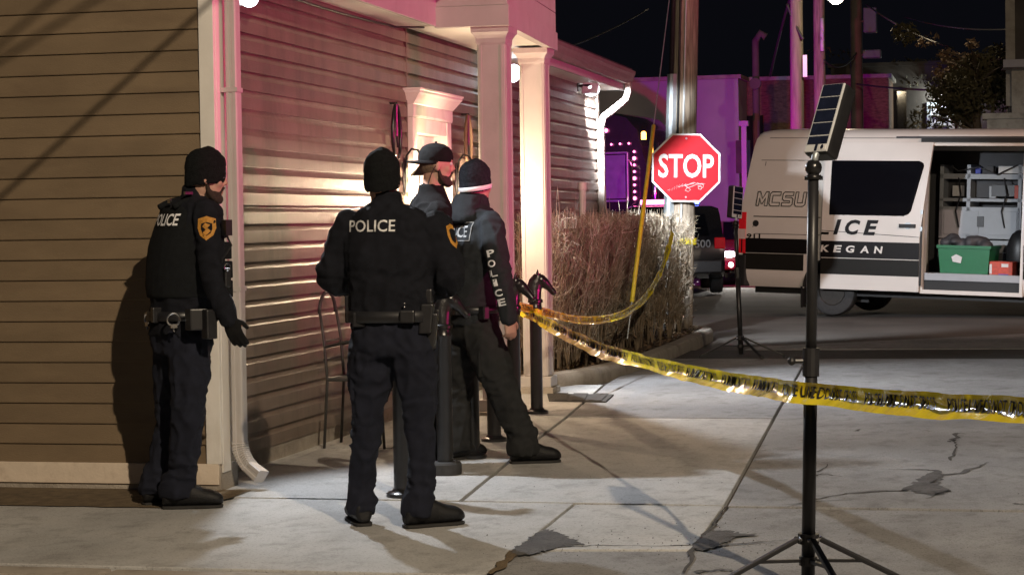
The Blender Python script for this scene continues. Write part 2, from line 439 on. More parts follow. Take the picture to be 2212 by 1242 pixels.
def gp(*ps): return [G(*p) for p in ps]
for i, (ps, ws, mt) in enumerate([
    ([(1700, 1095), (1760, 1080), (1830, 1066), (1900, 1062), (1960, 1060)], [.004, .008, .01, .03, .02], m_patch),
    ([(1950, 1062), (2000, 1045), (2025, 1030), (2018, 1016), (1975, 1014), (1920, 1015)], [.03, .07, .05, .03, .012, .004], m_patch),
    ([(2020, 1028), (2070, 1023), (2110, 1010), (2136, 998)], [.04, .03, .014, .004], m_patch),
    ([(1985, 1058), (2015, 1068), (2050, 1060), (2000, 1078)], [.05, .06, .02, .006], m_patch),
    ([(1690, 1092), (1760, 1084), (1840, 1080)], [.003, .009, .004], m_joint),
    ([(1755, 1030), (1775, 1024), (1820, 1030)], [.012, .01, .003], m_joint),
    ([(1768, 1020), (1790, 1003)], [.01, .004], m_joint),
    ([(2050, 995), (2062, 978), (2066, 960), (2060, 950)], [.012, .010, .006, .022], m_joint),
    ([(2050, 955), (2068, 946), (2064, 936), (2088, 938)], [.02, .03, .02, .006], m_joint),
    ([(1845, 932), (1860, 928)], [.022, .012], m_joint), ([(1995, 930), (2012, 933)], [.008, .006], m_joint),
    ([(2190, 1088), (2210, 1090)], [.02, .012], m_joint), ([(1905, 1098), (1915, 1100)], [.006, .004], m_joint),
    ([(1568, 1095), (1545, 1130), (1530, 1150), (1500, 1182), (1480, 1238)], [.004, .010, .014, .02, .01], m_joint),
    ([(1110, 1190), (1160, 1180), (1230, 1182), (1290, 1178), (1400, 1180), (1500, 1178)], [.02, .03, .012, .006, .005, .010], m_joint),
    ([(1500, 1188), (1560, 1178), (1640, 1172), (1700, 1166)], [.03, .02, .008, .003], m_joint),
    ([(1115, 1190), (1090, 1215), (1062, 1240)], [.03, .035, .02], m_soil),
    ([(1500, 1236), (1560, 1230), (1600, 1236)], [.03, .02, .006], m_patch),
]):
    part('crack', ribbon(gp(*ps), ws, 50 + i), mt, sidewalk)
def patch(pix, seed, mt, z=.0052, name='asphalt_patch'):
    rnd = random.Random(seed); P = [G(*p) for p in pix]; out = []
    for i, p in enumerate(P):
        q = P[(i + 1) % len(P)]
        for k in range(14):
            t = k / 14; c = p.lerp(q, t); out.append((c.x + rnd.uniform(-.02, .02), c.y + rnd.uniform(-.035, .035), z))
    c = sum((Vector(o) for o in out), Vector()) / len(out); n = len(out)
    mb = MB().add(out + [(c.x, c.y, z + .006)], [(i, (i + 1) % n, n) for i in range(n)])
    part(name, mb, mt, sidewalk)
patch([(1112, 1188), (1135, 1168), (1170, 1146), (1190, 1148), (1225, 1160), (1262, 1176), (1200, 1184), (1150, 1198), (1115, 1202)], 3, m_patch)
patch([(1500, 1182), (1525, 1152), (1550, 1146), (1580, 1150), (1640, 1156), (1590, 1160), (1565, 1172), (1520, 1190)], 4, m_patch)
patch([(1960, 1058), (1985, 1035), (2020, 1020), (2035, 1030), (2010, 1046), (2050, 1060), (2005, 1068), (1985, 1062)], 5, m_patch)
# grit around the broken corner
rnd = random.Random(11); gm = MB()
for i in range(170):
    c = G(rnd.choice([rnd.gauss(1210, 70), rnd.gauss(1420, 120), rnd.gauss(1560, 60), rnd.uniform(1000, 2200)]), rnd.gauss(1172, 24) if rnd.random() < .8 else rnd.uniform(900, 1240))
    s_ = rnd.uniform(.001, .004); gm.add([(c.x - s_, c.y - s_, .003), (c.x + s_, c.y - s_ * .6, .003), (c.x, c.y + s_, .003), (c.x, c.y, .003 + s_ * 1.4)], [(0, 1, 3), (1, 2, 3), (2, 0, 3), (0, 2, 1)])
tag(top('grit', gm, m_asph, tuple(G(1300, 1172))), 'loose asphalt crumbs scattered over the broken concrete', 'grit', kind='stuff')
# bed behind the curved kerb
KX = [(-4.3, 17.75), (-3.98, 17.86), (-3.74, 18.3), (-3.56, 19.1), (-3.47, 20.0), (-3.42, 21.5), (-3.42, 23.4), (-3.46, 25.2), (-3.52, 25.9), (-3.72, 26.5), (-4.1, 26.75)]
def smooth2(P, n=4):
    out = []
    for i in range(len(P) - 1):
        p0, p1, p2, p3 = (Vector(P[max(i - 1, 0)]), Vector(P[i]), Vector(P[i + 1]), Vector(P[min(i + 2, len(P) - 1)]))
        for k in range(n):
            t = k / n; out.append(.5 * ((2 * p1) + (p2 - p0) * t + (2 * p0 - 5 * p1 + 4 * p2 - p3) * t * t + (3 * p1 - p0 - 3 * p2 + p3) * t ** 3))
    out.append(Vector(P[-1])); return out
KP = smooth2(KX, 4); rs = []
for i, p in enumerate(KP):
    d = (KP[min(i + 1, len(KP) - 1)] - KP[max(i - 1, 0)]).normalized(); nn = Vector((-d.y, d.x))
    wv = .004 * noise.noise((i * .7, 0, 0))
    def q(o, z): return (p.x + nn.x * o, p.y + nn.y * o, z)
    rs.append([q(-.09, -.05), q(-.085, .085 + wv), q(-.06, .115 + wv), q(.05, .125 + wv), q(.085, .10), q(.09, -.05)])
kerb = tag(top('kerb', MB().rings(rs), m_kerb, (-3.5, 20, 0), auto=.7), kind='structure')
bd = MB(); nb = len(KP); rows = []
for j in range(7):
    t = j / 6
    rows.append([(p.x * (1 - t) + (-4.45 if p.y < 23.4 else -5.6) * t, p.y, .07 + .035 * noise.noise((p.x * 3 + t * 4, p.y * 3, 1)) + .03 * t) for p in KP])
bd.rings(rows, closed=False)
tag(top('planting_bed', bd, m_mulch, (-3.9, 21, 0), smooth=True), kind='structure')
rnd = random.Random(5); lm = MB()
for i in range(900):
    y = rnd.uniform(17.95, 26.2); kx = min(KP, key=lambda p: abs(p.y - y)).x
    x = kx - .1 - abs(rnd.gauss(0, .28)); s_ = rnd.uniform(.012, .032); a = rnd.uniform(0, 6.28); z = .10 + rnd.uniform(0, .03)
    u = Vector((math.cos(a), math.sin(a), rnd.uniform(-.4, .4))) * s_; v = Vector((-math.sin(a), math.cos(a), rnd.uniform(-.4, .4))) * s_ * .6; c = Vector((x, y, z))
    lm.add([c - u, c - v, c + u, c + v], [(0, 1, 2, 3)])
tag(top('leaf_litter', lm, m_leafd, (-3.7, 21, .1)), 'dry brown leaves littering the mulch under the hedge', 'leaves', kind='stuff')

# ================================================================== THE CLAPBOARD BUILDING
XW, YF, XC = -4.38, 10.83, -4.165
bld = empty('clapboard_building', (-6.5, 11, 0), 'tan clapboard restaurant building with white corner trim and columned side porch', 'building')
# solid core behind the boards, with the doorway left as a recess
core = MB()
core.box((-12, YF + .03, 0), (XC - .03, 11.12, 3.3)); core.box((-12, 11.12, 0), (XW - .12, 23.36, 3.2))
core.box((XW - .12, 11.12, 0), (XW - .015, 15.50, 3.2)); core.box((XW - .12, 16.52, 0), (XW - .015, 23.36, 3.2)); core.box((XW - .12, 15.50, 2.27), (XW - .015, 16.52, 3.2))
part('wall', core, m_base, bld)
EXP = .1147
# front boards: plain lap siding
def lap(length, dlo, dhi, h, cove=False):
    """profile in (d, z): returns MB of a board from s=0..length along +s, outward d"""
    if cove: pr = [(0, 0), (dlo, 0), (dlo, .004), (dlo * .92, h * .62), (dlo * .72, h * .70), (dlo * .35, h * .82), (dhi, h * .97), (dhi, h + .006), (0, h + .006)]
    else: pr = [(0, 0), (dlo, 0), (dlo * 1.04, .005), (dhi, h + .004), (0, h + .004)]
    return pr
def board_mesh(name, pr, mt):
    mb = MB(); mb.rings([[(d, s_, z) for d, z in pr] for s_ in (0, 1)])
    return mesh_of(name, mb, mt)
zl = PY(220, 293.5, YF).z
z0f = zl - EXP * math.floor((zl - .135) / EXP)
me_f = board_mesh('siding_board', lap(1, .017, .004, EXP), m_front)
nfr = int((3.2 - z0f) / EXP) + 1
for i in range(-1, nfr):
    z = z0f + i * EXP; cut = .135 - z if i < 0 else 0
    o = link('siding_board', me_f, bld); o.location = Vector((-12, YF, z + cut)) - bld.location
    o.rotation_euler = (0, 0, R(-90)); o.scale = (1, 12 + XC - .085 - .002, 1 if i >= 0 else (EXP - cut) / EXP)
# base board (white skirt), corner boards
part('base_board', MB().box((-12, YF - .034, .035), (XC - .012, YF + .01, .150)), m_base, bld, bev=.004)
part('foundation', MB().box((-12, YF - .02, -.02), (XC - .02, YF + .02, .05)).box((XC - .10, YF - .018, -.02), (XC - .005, YF + .25, .14)), m_kerb, bld)
part('corner_board', MB().box((XC - .082, YF - .030, .15), (XC + .004, YF + .002, 3.3)), m_white, bld, bev=.003)
part('corner_board', MB().box((XC - .01, YF + .003, .10), (XC + .006, YF + .12, 3.3)), m_white, bld, bev=.003)
# side wall boards: dutch lap, lapped over the doorway
me_s = board_mesh('siding_board', lap(1, .025, .004, EXP, True), m_side)
zs = PX(514, 26.6, XW).z; z0s = zs - EXP * math.floor((zs - .07) / EXP)
YA, YD0, YD1, YE = 11.13, 15.42, 16.62, 23.30
nsd = int((2.955 - z0s) / EXP)
def sideboard(z, ya, yb, hs=1):
    o = link('siding_board', me_s, bld); o.location = Vector((XW - .015 + random.uniform(-.001, .001), ya, z)) - bld.location
    o.scale = (1, yb - ya, hs)
for i in range(nsd + 1):
    z = z0s + i * EXP; hs = min(1, (2.97 - z) / EXP)
    if z + EXP * .5 < 2.42:
        sideboard(z, YA, YD0 - .012, hs); sideboard(z, YD1 + .012, YE, hs)
    else:
        sideboard(z, YA, YD0 - .012, hs); sideboard(z, YD0 - .008, YE, hs)
part('starter_strip', MB().box((XW - .015, YA, .0), (XW + .002, YD0 - .02, z0s)).box((XW - .015, YD1 + .02, 0), (XW + .002, YE, z0s)), m_kerb, bld)
part('j_channel', MB().box((XW - .01, YD0 - .02, .02), (XW + .012, YD0 - .006, 2.955)), m_side, bld)
part('corner_board', MB().box((XW - .02, YE + .002, .05), (XW + .014, YE + .09, 2.96)), m_side, bld)
# eaves: soffit, fascia, gutter, roof
ZS = 2.957
part('soffit', MB().box((XW - .03, 10.35, ZS), (-4.12, 15.27, ZS + .02)).box((XW - .03, 17.7, ZS), (-4.12, 23.55, ZS + .02)), m_soffit, bld)
part('fascia', MB().box((-4.12, 10.35, ZS - .01), (-4.09, 15.27, 3.24)), m_trim2, bld, bev=.003)
part('fascia', MB().box((-4.12, 17.71, ZS - .01), (-4.09, 23.55, 3.2)), m_trim2, bld, bev=.003)
gp_ = [(-4.088, 3.02), (-4.03, 3.02), (-4.005, 3.06), (-3.99, 3.10), (-3.975, 3.13), (-3.97, 3.165), (-3.985, 3.165), (-3.99, 3.14), (-4.02, 3.05), (-4.075, 3.04), (-4.075, 3.165), (-4.088, 3.165)]
part('gutter', MB().rings([[(x, y, z) for x, z in gp_] for y in (17.72, 23.58)]), M('gutter_beige', (.19, .16, .14), .6), bld)
part('roof', MB().prism([(-4.02, 10.3, 3.17), (-4.02, 10.3, 3.20), (-8.6, 10.3, 5.2), (-12.9, 10.3, 3.2), (-12.9, 10.3, 3.17), (-8.6, 10.3, 5.14)], (0, 13.35, 0)), m_roof, bld)
part('gable', MB().prism([(-12.5, YF + .02, 3.2), (-4.3, YF + .02, 3.2), (-8.6, YF + .02, 5.1)], (0, .05, 0)), m_front, bld)
part('gable', MB().prism([(-12.5, 23.3, 3.2), (-4.3, 23.3, 3.2), (-8.6, 23.3, 5.1)], (0, .05, 0)), m_front, bld)
# downspouts
def rtube(path, a, b, up=Vector((0, 1, 0))):
    """rectangular pipe: a across `up`, b the other way; path of (point, scale)"""
    rs = []; P = [Vector(p) for p, _ in path]
    for i, (p, sc) in enumerate(path):
        t = (P[min(i + 1, len(P) - 1)] - P[max(i - 1, 0)]).normalized(); u = (up - t * up.dot(t)).normalized(); v = t.cross(u)
        q = []
        for cx, cy in ((-1, -.8), (-.8, -1), (-.3, -1), (-.2, -.9), (.2, -.9), (.3, -1), (.8, -1), (1, -.8), (1, .8), (.8, 1), (-.8, 1), (-1, .8)):
            q.append(Vector(p) + v * (cx * a * sc) + u * (cy * b * sc))
        rs.append(q)
    return MB().rings(rs)
DX, DY = -4.098, 10.93
pth = [((DX - .05, DY, 3.2), 1), ((DX - .03, DY, 2.85), 1), ((DX, DY, 2.70), 1), ((DX, DY, .26), 1)]
ds = part('downspout', rtube(pth, .033, .042), m_trim2, bld, auto=.6)
el = []; n = 22
for i in range(n + 1):
    t = i / n; a = t * R(58)
    el.append(((DX + .17 * (1 - math.cos(a)) , DY - .07 * (1 - math.cos(a)), .26 - .17 * math.sin(a)), 1.02 + (.10 if i % 2 and i < n - 2 else 0)))
e0 = Vector(el[-1][0]); el.append(((e0 + Vector((.062, -.024, -.040))), 1.12))
part('elbow', rtube(el, .033, .042), m_trim2, ds)
for z in (2.2, 1.1): part('strap', MB().box((DX - .06, DY - .046, z), (DX + .038, DY + .046, z + .025)), m_trim2, ds)
fd = part('downspout', rtube([((-4.03, 23.42, 3.03), 1), ((-4.03, 23.42, 2.93), 1), ((-4.06, 23.40, 2.84), 1), ((-4.2, 23.34, 2.72), 1), ((-4.30, 23.30, 2.64), 1), ((-4.325, 23.29, 2.54), 1), ((-4.325, 23.29, .2), 1)], .036, .045), M('gutter_beige', (.19, .16, .14), .6), bld, auto=.6)
# porch
def porchbox(y0, y1, xo0, xo1, z0, z1, xin=-4.36):
    return MB().prism([(xin, y0, z0), (xo0, y0, z0), (xo1, y1, z0), (xin, y1, z0)], (0, 0, z1 - z0))
porch = part('porch_ceiling', porchbox(15.33, 17.62, -3.57, -3.68, ZS, ZS + .02), m_soffit, bld)
xo = lambda y: -3.525 - .055 * (y - 15.25)
part('porch_beam', MB().prism([(-4.10, 15.25, 2.935), (xo(15.25), 15.25, 2.935), (xo(15.33), 15.33, 2.935), (-4.10, 15.33, 2.935)], (0, 0, .155)), m_trim2, bld, bev=.003)
part('porch_beam', MB().prism([(xo(15.335), 15.335, 2.935), (xo(17.7), 17.7, 2.935), (xo(17.7) - .07, 17.7, 2.935), (xo(15.335) - .07, 15.335, 2.935)], (0, 0, .155)), m_trim2, bld, bev=.003)
part('porch_beam', MB().prism([(-4.10, 17.63, 2.935), (xo(17.63) - .075, 17.63, 2.935), (xo(17.7) - .075, 17.7, 2.935), (-4.10, 17.7, 2.935)], (0, 0, .155)), m_trim2, bld)
for k in range(5):
    z = 3.092 + k * .17
    part('porch_panel', MB().prism([(-4.30, 15.262 + .004, z), (xo(15.26) - .012, 15.262 + .004, z), (xo(17.68) - .012, 17.68, z), (-4.3, 17.68, z)], (0, 0, .166)), m_trim2, bld, bev=.004)
part('porch_roof', MB().prism([(-4.6, 15.1, 3.95), (-3.42, 15.1, 3.95), (-3.5, 17.8, 3.95), (-4.6, 17.8, 3.95)], (0, 0, .06)), m_roof, bld)
def column(cx, cy, zb):
    mb = MB(); h = .108
    c = part('column', MB().box((cx - h, cy - h, zb + .09), (cx + h, cy + h, 2.84)), m_trim2, bld, bev=.008)
    part('column_base', MB().box((cx - h - .028, cy - h - .028, zb), (cx + h + .028, cy + h + .028, zb + .09)), m_trim2, c, bev=.006)
    part('column_plinth', MB().box((cx - h - .05, cy - h - .05, -.01), (cx + h + .05, cy + h + .05, zb)), m_kerb, c, bev=.006)
    rs = []
    for d, z in ((h, 2.80), (h + .006, 2.82), (h + .008, 2.85), (h + .022, 2.875), (h + .038, 2.895), (h + .04, 2.936)):
        rs.append([(cx - d, cy - d, z), (cx + d, cy - d, z), (cx + d, cy + d, z), (cx - d, cy + d, z)])
    part('capital', MB().rings(rs), m_trim2, c)
    for s_ in (-1, 1):     # raised edge beads on the near faces
        part('bead', MB().box((cx + s_ * .082 - .008, cy - h - .006, zb + .1), (cx + s_ * .082 + .008, cy - h + .001, 2.8)), m_trim2, c)
        part('bead', MB().box((cx + h - .001, cy + s_ * .082 - .008, zb + .1), (cx + h + .006, cy + s_ * .082 + .008, 2.8)), m_trim2, c)
column(-3.685, 15.44, .03)
column(-3.815, 17.44, .055)
# door with pilaster trim and flared crown
dr = part('door', MB().box((XW - .11, 15.55, .04), (XW - .07, 16.47, 2.16)), m_white, bld)
for (ya, yb, za, zb) in [(15.62, 15.97, .2, .8), (16.05, 16.40, .2, .8), (15.62, 15.97, .95, 1.55), (16.05, 16.40, .95, 1.55), (15.62, 15.97, 1.66, 2.06), (16.05, 16.40, 1.66, 2.06)]:
    part('panel', MB().box((XW - .072, ya, za), (XW - .055, yb, zb)), m_white, dr, bev=.012)
part('handle', MB().tube([(XW - .07, 15.62, 1.02), (XW - .01, 15.62, 1.02)], .012).ball((XW, 15.62, 1.02), .03), m_chrome, dr, smooth=True)
part('threshold', MB().box((XW - .1, 15.5, 0), (XW + .06, 16.52, .045)), m_kerb, dr)
fr = part('door_frame', MB().box((XW - .1, 15.435, .03), (XW + .045, 15.55, 2.28)), m_white, bld, bev=.004)
part('door_frame', MB().box((XW - .1, 16.47, .03), (XW + .045, 16.60, 2.28)), m_white, bld, bev=.004)
part('door_frame', MB().box((XW - .1, 15.55, 2.165), (XW + .040, 16.47, 2.28)), m_white, bld, bev=.004)
cr_ = [(.046, 2.282, 0), (.050, 2.282, .01), (.055, 2.30, .012), (.055, 2.38, .012), (.062, 2.385, .02), (.085, 2.415, .04), (.11, 2.45, .06), (.125, 2.465, .072), (.125, 2.482, .072), (.135, 2.487, .08), (.135, 2.50, .08)]
part('crown', MB().rings([[(XW - .01, 15.435 - e, z), (XW + d, 15.435 - e, z), (XW + d, 16.60 + e, z), (XW - .01, 16.60 + e, z)] for d, z, e in cr_]), m_white, bld)
# cable stapled under the soffit
def sag(a, b, s_, n=16): 
    a, b = Vector(a), Vector(b); return [a.lerp(b, i / n) + Vector((0, 0, -4 * s_ * (i / n) * (1 - i / n))) for i in range(n + 1)]
cb = sag((XW + .03, 11.3, 2.945), (XW + .03, 14.9, 2.935), .03) + sag((XW + .035, 15.0, 2.93), (XW + .2, 15.24, 2.94), .0, 4) 
part('cable', MB().tube(cb, .008, 6), m_cable, bld, smooth=True)

# ---- flood lights on the wall
FL = []
def flood(p, aim, energy, label, col=(.88, .93, 1), spot=150, k=1.0):
    p = Vector(p); d = Vector(aim).normalized(); e = empty('flood_light', (XW + .02, p.y, p.z), label, 'flood light', 'white flood lights under the eaves')
    r_ = d.cross(Vector((0, 0, 1))).normalized(); u = r_.cross(d)
    part('bracket', MB().box((XW + .006, p.y - .05, p.z - .02), (XW + .02, p.y + .05, p.z + .08)).tube([(XW + .01, p.y, p.z + .04), p + u * .02 - d * .05], .014), m_blackpl, e)
    part('housing', MB().obox(p - d * .028, r_ * .085, u * .062, d * .02), m_silver, e, bev=.006)
    part('lens', MB().ball(p + d * .012, (.092 * k, .075 * k, .062 * k), 16, 10, (r_, u, d)), m_ledw, e, smooth=True)
    lamp('flood_light_lamp', 'SPOT', p + d * .09, energy, col, .05, p + d, spot, .5)
    return e
flood(PX(537, -2, XW + .11), (1, -.45, -1.05), 370, 'white flood light beside the downspout at the near end of the wall', spot=88, k=.62)
flood(PX(1105, 158, XW + .13), (1.2, -.30, -.68), 1100, 'bright white flood light on the wall behind the two porch columns', spot=112, k=1.15)
flood(PX(1277, 193, XW + .15), (.12, 1.2, -.50), 2300, 'white flood light under the gutter at the far end of the wall', spot=60)
# ---- carriage lanterns beside the door
def lantern(y, z, energy, label):
    x = XW + .15; e = empty('wall_lantern', (XW + .01, y, z), label, 'wall lantern', 'lanterns beside the porch door')
    part('back_plate', MB().ball((XW + .012, y, z + .10), (.012, .055, .15), 14, 8), m_black, e, smooth=True)
    pts = [(XW + .02, y, z + .20)]
    for i in range(13):
        a = R(90) + R(200) * i / 12; pts.append((XW + .085 + .065 * math.cos(a + R(90)) * -1, y, z + .24 + .06 * math.sin(a)))
    part('scroll_arm', MB().tube([(XW + .02, y, z + .16), (XW + .03, y, z + .26), (XW + .07, y, z + .31), (XW + .12, y, z + .30), (x, y, z + .25), (x, y, z + .19)], .009, 8), m_black, e, smooth=True)
    part('roof_cap', MB().lathe([(.012, .20), (.02, .185), (.07, .14), (.095, .115), (.095, .105), (.02, .105)], (x, y, z), 6), m_black, e)
    part('cage_bar', MB().lathe([(.07, -.115), (.07, -.10), (.012, -.10)], (x, y, z), 6), m_black, e)
    for k in range(6):
        a = k * math.pi / 3; c, s_ = math.cos(a), math.sin(a)
        part('cage_bar', MB().tube([(x + .085 * c, y + .085 * s_, z + .108), (x + .06 * c, y + .06 * s_, z - .108)], .005, 5), m_black, e)
    part('finial', MB().lathe([(.045, -.115), (.02, -.14), (.008, -.175)], (x, y, z), 8), m_black, e)
    part('bulb', MB().ball((x, y, z), (.028, .028, .05), 12, 8), m_bulb, e, smooth=True)
    lamp('wall_lantern_lamp', 'POINT', (x + .055, y + .035, z), energy, (1, .75, .48), .03)
lantern(15.30, 1.72, 88, 'black carriage lantern glowing on the wall on the near side of the door')
lantern(16.88, 1.72, 70, 'black carriage lantern glowing on the wall on the far side of the door')
# ---- iron harness hames hung as ornaments
def hames(y, z0, z1, label):
    e = empty('harness_hames', (XW + .01, y, z0), label, 'ornament', 'harness hames hung beside the door')
    for s_ in (-1, 1):
        P = [Vector((XW + .05, y + s_ * w_, z1 + (z0 - z1) * t)) for t, w_ in ((0, .015), (.05, .035), (.2, .07), (.45, .10), (.7, .10), (.9, .075), (1.0, .04))]
        part('bar', MB().tube(P, [.007, .012, .015, .016, .015, .012, .008], 8), m_black if y < 16 else M('aged_wood', (.15, .095, .055), .8), e, smooth=True)
    part('chain', MB().tube([(XW + .05, y, z1 + (z0 - z1) * t) for t in (0.02, .3, .6)] + [(XW + .05, y + .03, z1 + (z0 - z1) * .8)], .009, 6), m_black, e)
    part('nail', MB().tube([(XW - .01, y, z1), (XW + .06, y, z1)], .008, 6), m_black, e)
hames(14.97, 1.95, 2.36, 'dark iron harness hames hung on the near side of the porch door')
hames(17.15, 1.95, 2.38, 'pale wooden harness hames hung on the far side of the porch door')
# white vent pipe by the wall above the hedge
vp = PX(1258, 385, XW + .09); vp.z = 0
vpe = empty('vent_pipe', vp, 'white plastic vent pipe standing at the wall above the hedge', 'pipe')
part('pipe', MB().tube([(vp.x, vp.y, .05), (vp.x, vp.y, 1.86)], .035, 12), m_white, vpe, smooth=True)
part('pipe_cap', MB().lathe([(.045, 1.80), (.045, 1.88), (.02, 1.89)], vp, 12), m_white, vpe, smooth=False)
# speaker horn under the porch roof edge
sp = Vector((-3.86, 18.0, 2.86))
she = empty('horn_speaker', sp, 'small grey horn speaker hanging below the gutter beside the porch', 'speaker')
part('horn', MB().rings([[sp + Vector((.02 * k + math.cos(a) * r_ * .4, math.cos(a) * 0 - .11 * t, math.sin(a) * r_)) for a in [2 * math.pi * j / 12 for j in range(12)]] for k, (t, r_) in enumerate(((-.4, .02), (0, .03), (.6, .06), (1, .085)))]), m_steel, she, smooth=True)
part('mount', MB().tube([sp + Vector((0, .02, 0)), (-4.0, 18.1, 3.03)], .012, 6), m_steel, she)
# ================================================================== STREET FURNITURE
VR = CM @ Vector((1, 0, 0)); VR.z = 0; VR.normalize()      # image right on the ground
VA = Vector((-VR.y, VR.x, 0))                               # away from the photographer
UP = Vector((0, 0, 1))
def remesh(mb, vox, smooth=4, fac=.5):
    me = bpy.data.meshes.new('tmp'); me.from_pydata(mb.v, [], mb.f)
    bm = bmesh.new(); bm.from_mesh(me); bmesh.ops.recalc_face_normals(bm, faces=bm.faces); bm.to_mesh(me); bm.free()
    o = bpy.data.objects.new('tmp', me); COL.objects.link(o)
    r_ = o.modifiers.new('r', 'REMESH'); r_.mode = 'VOXEL'; r_.voxel_size = vox; r_.use_smooth_shade = True
    if smooth:
        s_ = o.modifiers.new('s', 'SMOOTH'); s_.factor = fac; s_.iterations = smooth
    dg = bpy.context.evaluated_depsgraph_get(); dg.update()
    out = bpy.data.meshes.new_from_object(o.evaluated_get(dg))
    bpy.data.objects.remove(o, do_unlink=True); bpy.data.meshes.remove(me)
    res = MB(); res.v = [v.co.copy() for v in out.vertices]; res.f = [tuple(p.vertices) for p in out.polygons]
    bpy.data.meshes.remove(out); return res
# ---- horse-head hitching posts
def horse_head():
    """muzzle towards +x, origin at the top of the post"""
    mb = MB()
    V = lambda x, z: Vector((x, 0, z))
    def loft(st, n=14):
        rs = []
        for i, (x, z, a, b, ang) in enumerate(st):
            c = V(x, z); t = Vector((math.cos(R(ang)), 0, math.sin(R(ang)))); p = Vector((-t.z, 0, t.x))
            rs.append([c + Vector((0, 1, 0)) * (a * math.cos(2 * math.pi * j / n)) + p * (b * math.sin(2 * math.pi * j / n)) for j in range(n)])
        mb.rings(rs)
    loft([(-.005, -.02, .047, .050, 90), (-.008, .03, .045, .055, 92), (-.010, .08, .040, .060, 85), (.005, .125, .036, .058, 70), (.03, .16, .032, .05, 50), (.055, .175, .024, .03, 30)])
    loft([(.005, .168, .020, .022, -35), (.035, .155, .036, .044, -38), (.07, .125, .036, .042, -42), (.10, .095, .028, .030, -45), (.125, .068, .024, .025, -48), (.142, .048, .025, .026, -50), (.152, .035, .015, .016, -50)])
    for s_ in (-1, 1):
        mb.rings([[Vector((.02 + dx, s_ * .02 + dy, .185 + z)) for dx, dy in ((-r_, 0), (0, -r_ * .6), (r_, 0), (0, r_ * .6))] for z, r_ in ((-.01, .014), (.015, .013), (.045, .003))])
        mb.ball((.058, s_ * .033, .145), .008, 8, 6)
    mb.rings([[Vector((x, sgn * .008, z + dz)) for sgn, dz in ((-1, 0), (1, 0), (1, .018), (-1, .018))] for x, z in ((-.055, .03), (-.062, .08), (-.045, .135), (-.005, .18))])
    return remesh(mb, .005, 3)
_hh = horse_head(); me_horse = mesh_of('horse_head', _hh, m_black, smooth=True)
me_post = mesh_of('post', MB().lathe([(.047, 0), (.047, .80), (.05, .805), (.05, .815), (.047, .82), (.047, .845)], n=20), m_black, smooth=False); sharp(me_post, .6)
me_collar = mesh_of('collar', MB().lathe([(.05, .845), (.058, .85), (.058, .868), (.048, .875)], n=20), m_black); sharp(me_collar, .6)
me_baseL = mesh_of('base', MB().lathe([(.094, 0), (.097, .012), (.097, .062), (.088, .074), (.05, .076)], n=24), m_rubber); sharp(me_baseL, .6)
me_baseS = mesh_of('base', MB().lathe([(.088, 0), (.088, .02), (.078, .028), (.06, .032), (.05, .045)], n=24), m_black); sharp(me_baseS, .6)
posts = {}
for k, (px, py, big, rot, lab) in {
    'E': (870, 1072, 0, 8, 'black horse-head hitching post behind the leg of the officer with his back turned'),
    'A': (962, 1024, 1, 5, 'black horse-head hitching post on a thick round rubber base'),
    'B': (1021, 989, 0, -4, 'black horse-head hitching post right behind the one with the thick rubber base'),
    'C': (1068, 953, 0, 6, 'black horse-head hitching post seen between the legs of the walking officer'),
    'F': (1112, 926, 0, -8, 'black horse-head hitching post hidden behind the knee of the walking officer'),
    'D': (1160, 893, 0, 3, 'black horse-head hitching post with yellow tape wrapped round its neck')}.items():
    p = G(px, py); e = empty('hitching_post', p, lab, 'hitching post', 'row of horse-head hitching posts'); posts[k] = p
    hgt = 1.0
    link('base', me_baseL if big else me_baseS, e); link('post', me_post, e); link('collar', me_collar, e)
    h = link('horse_head', me_horse, e, (0, 0, .872)); h.rotation_euler = (0, 0, R(13 + rot)); h.scale = (1.0, 1.0, 1.0)

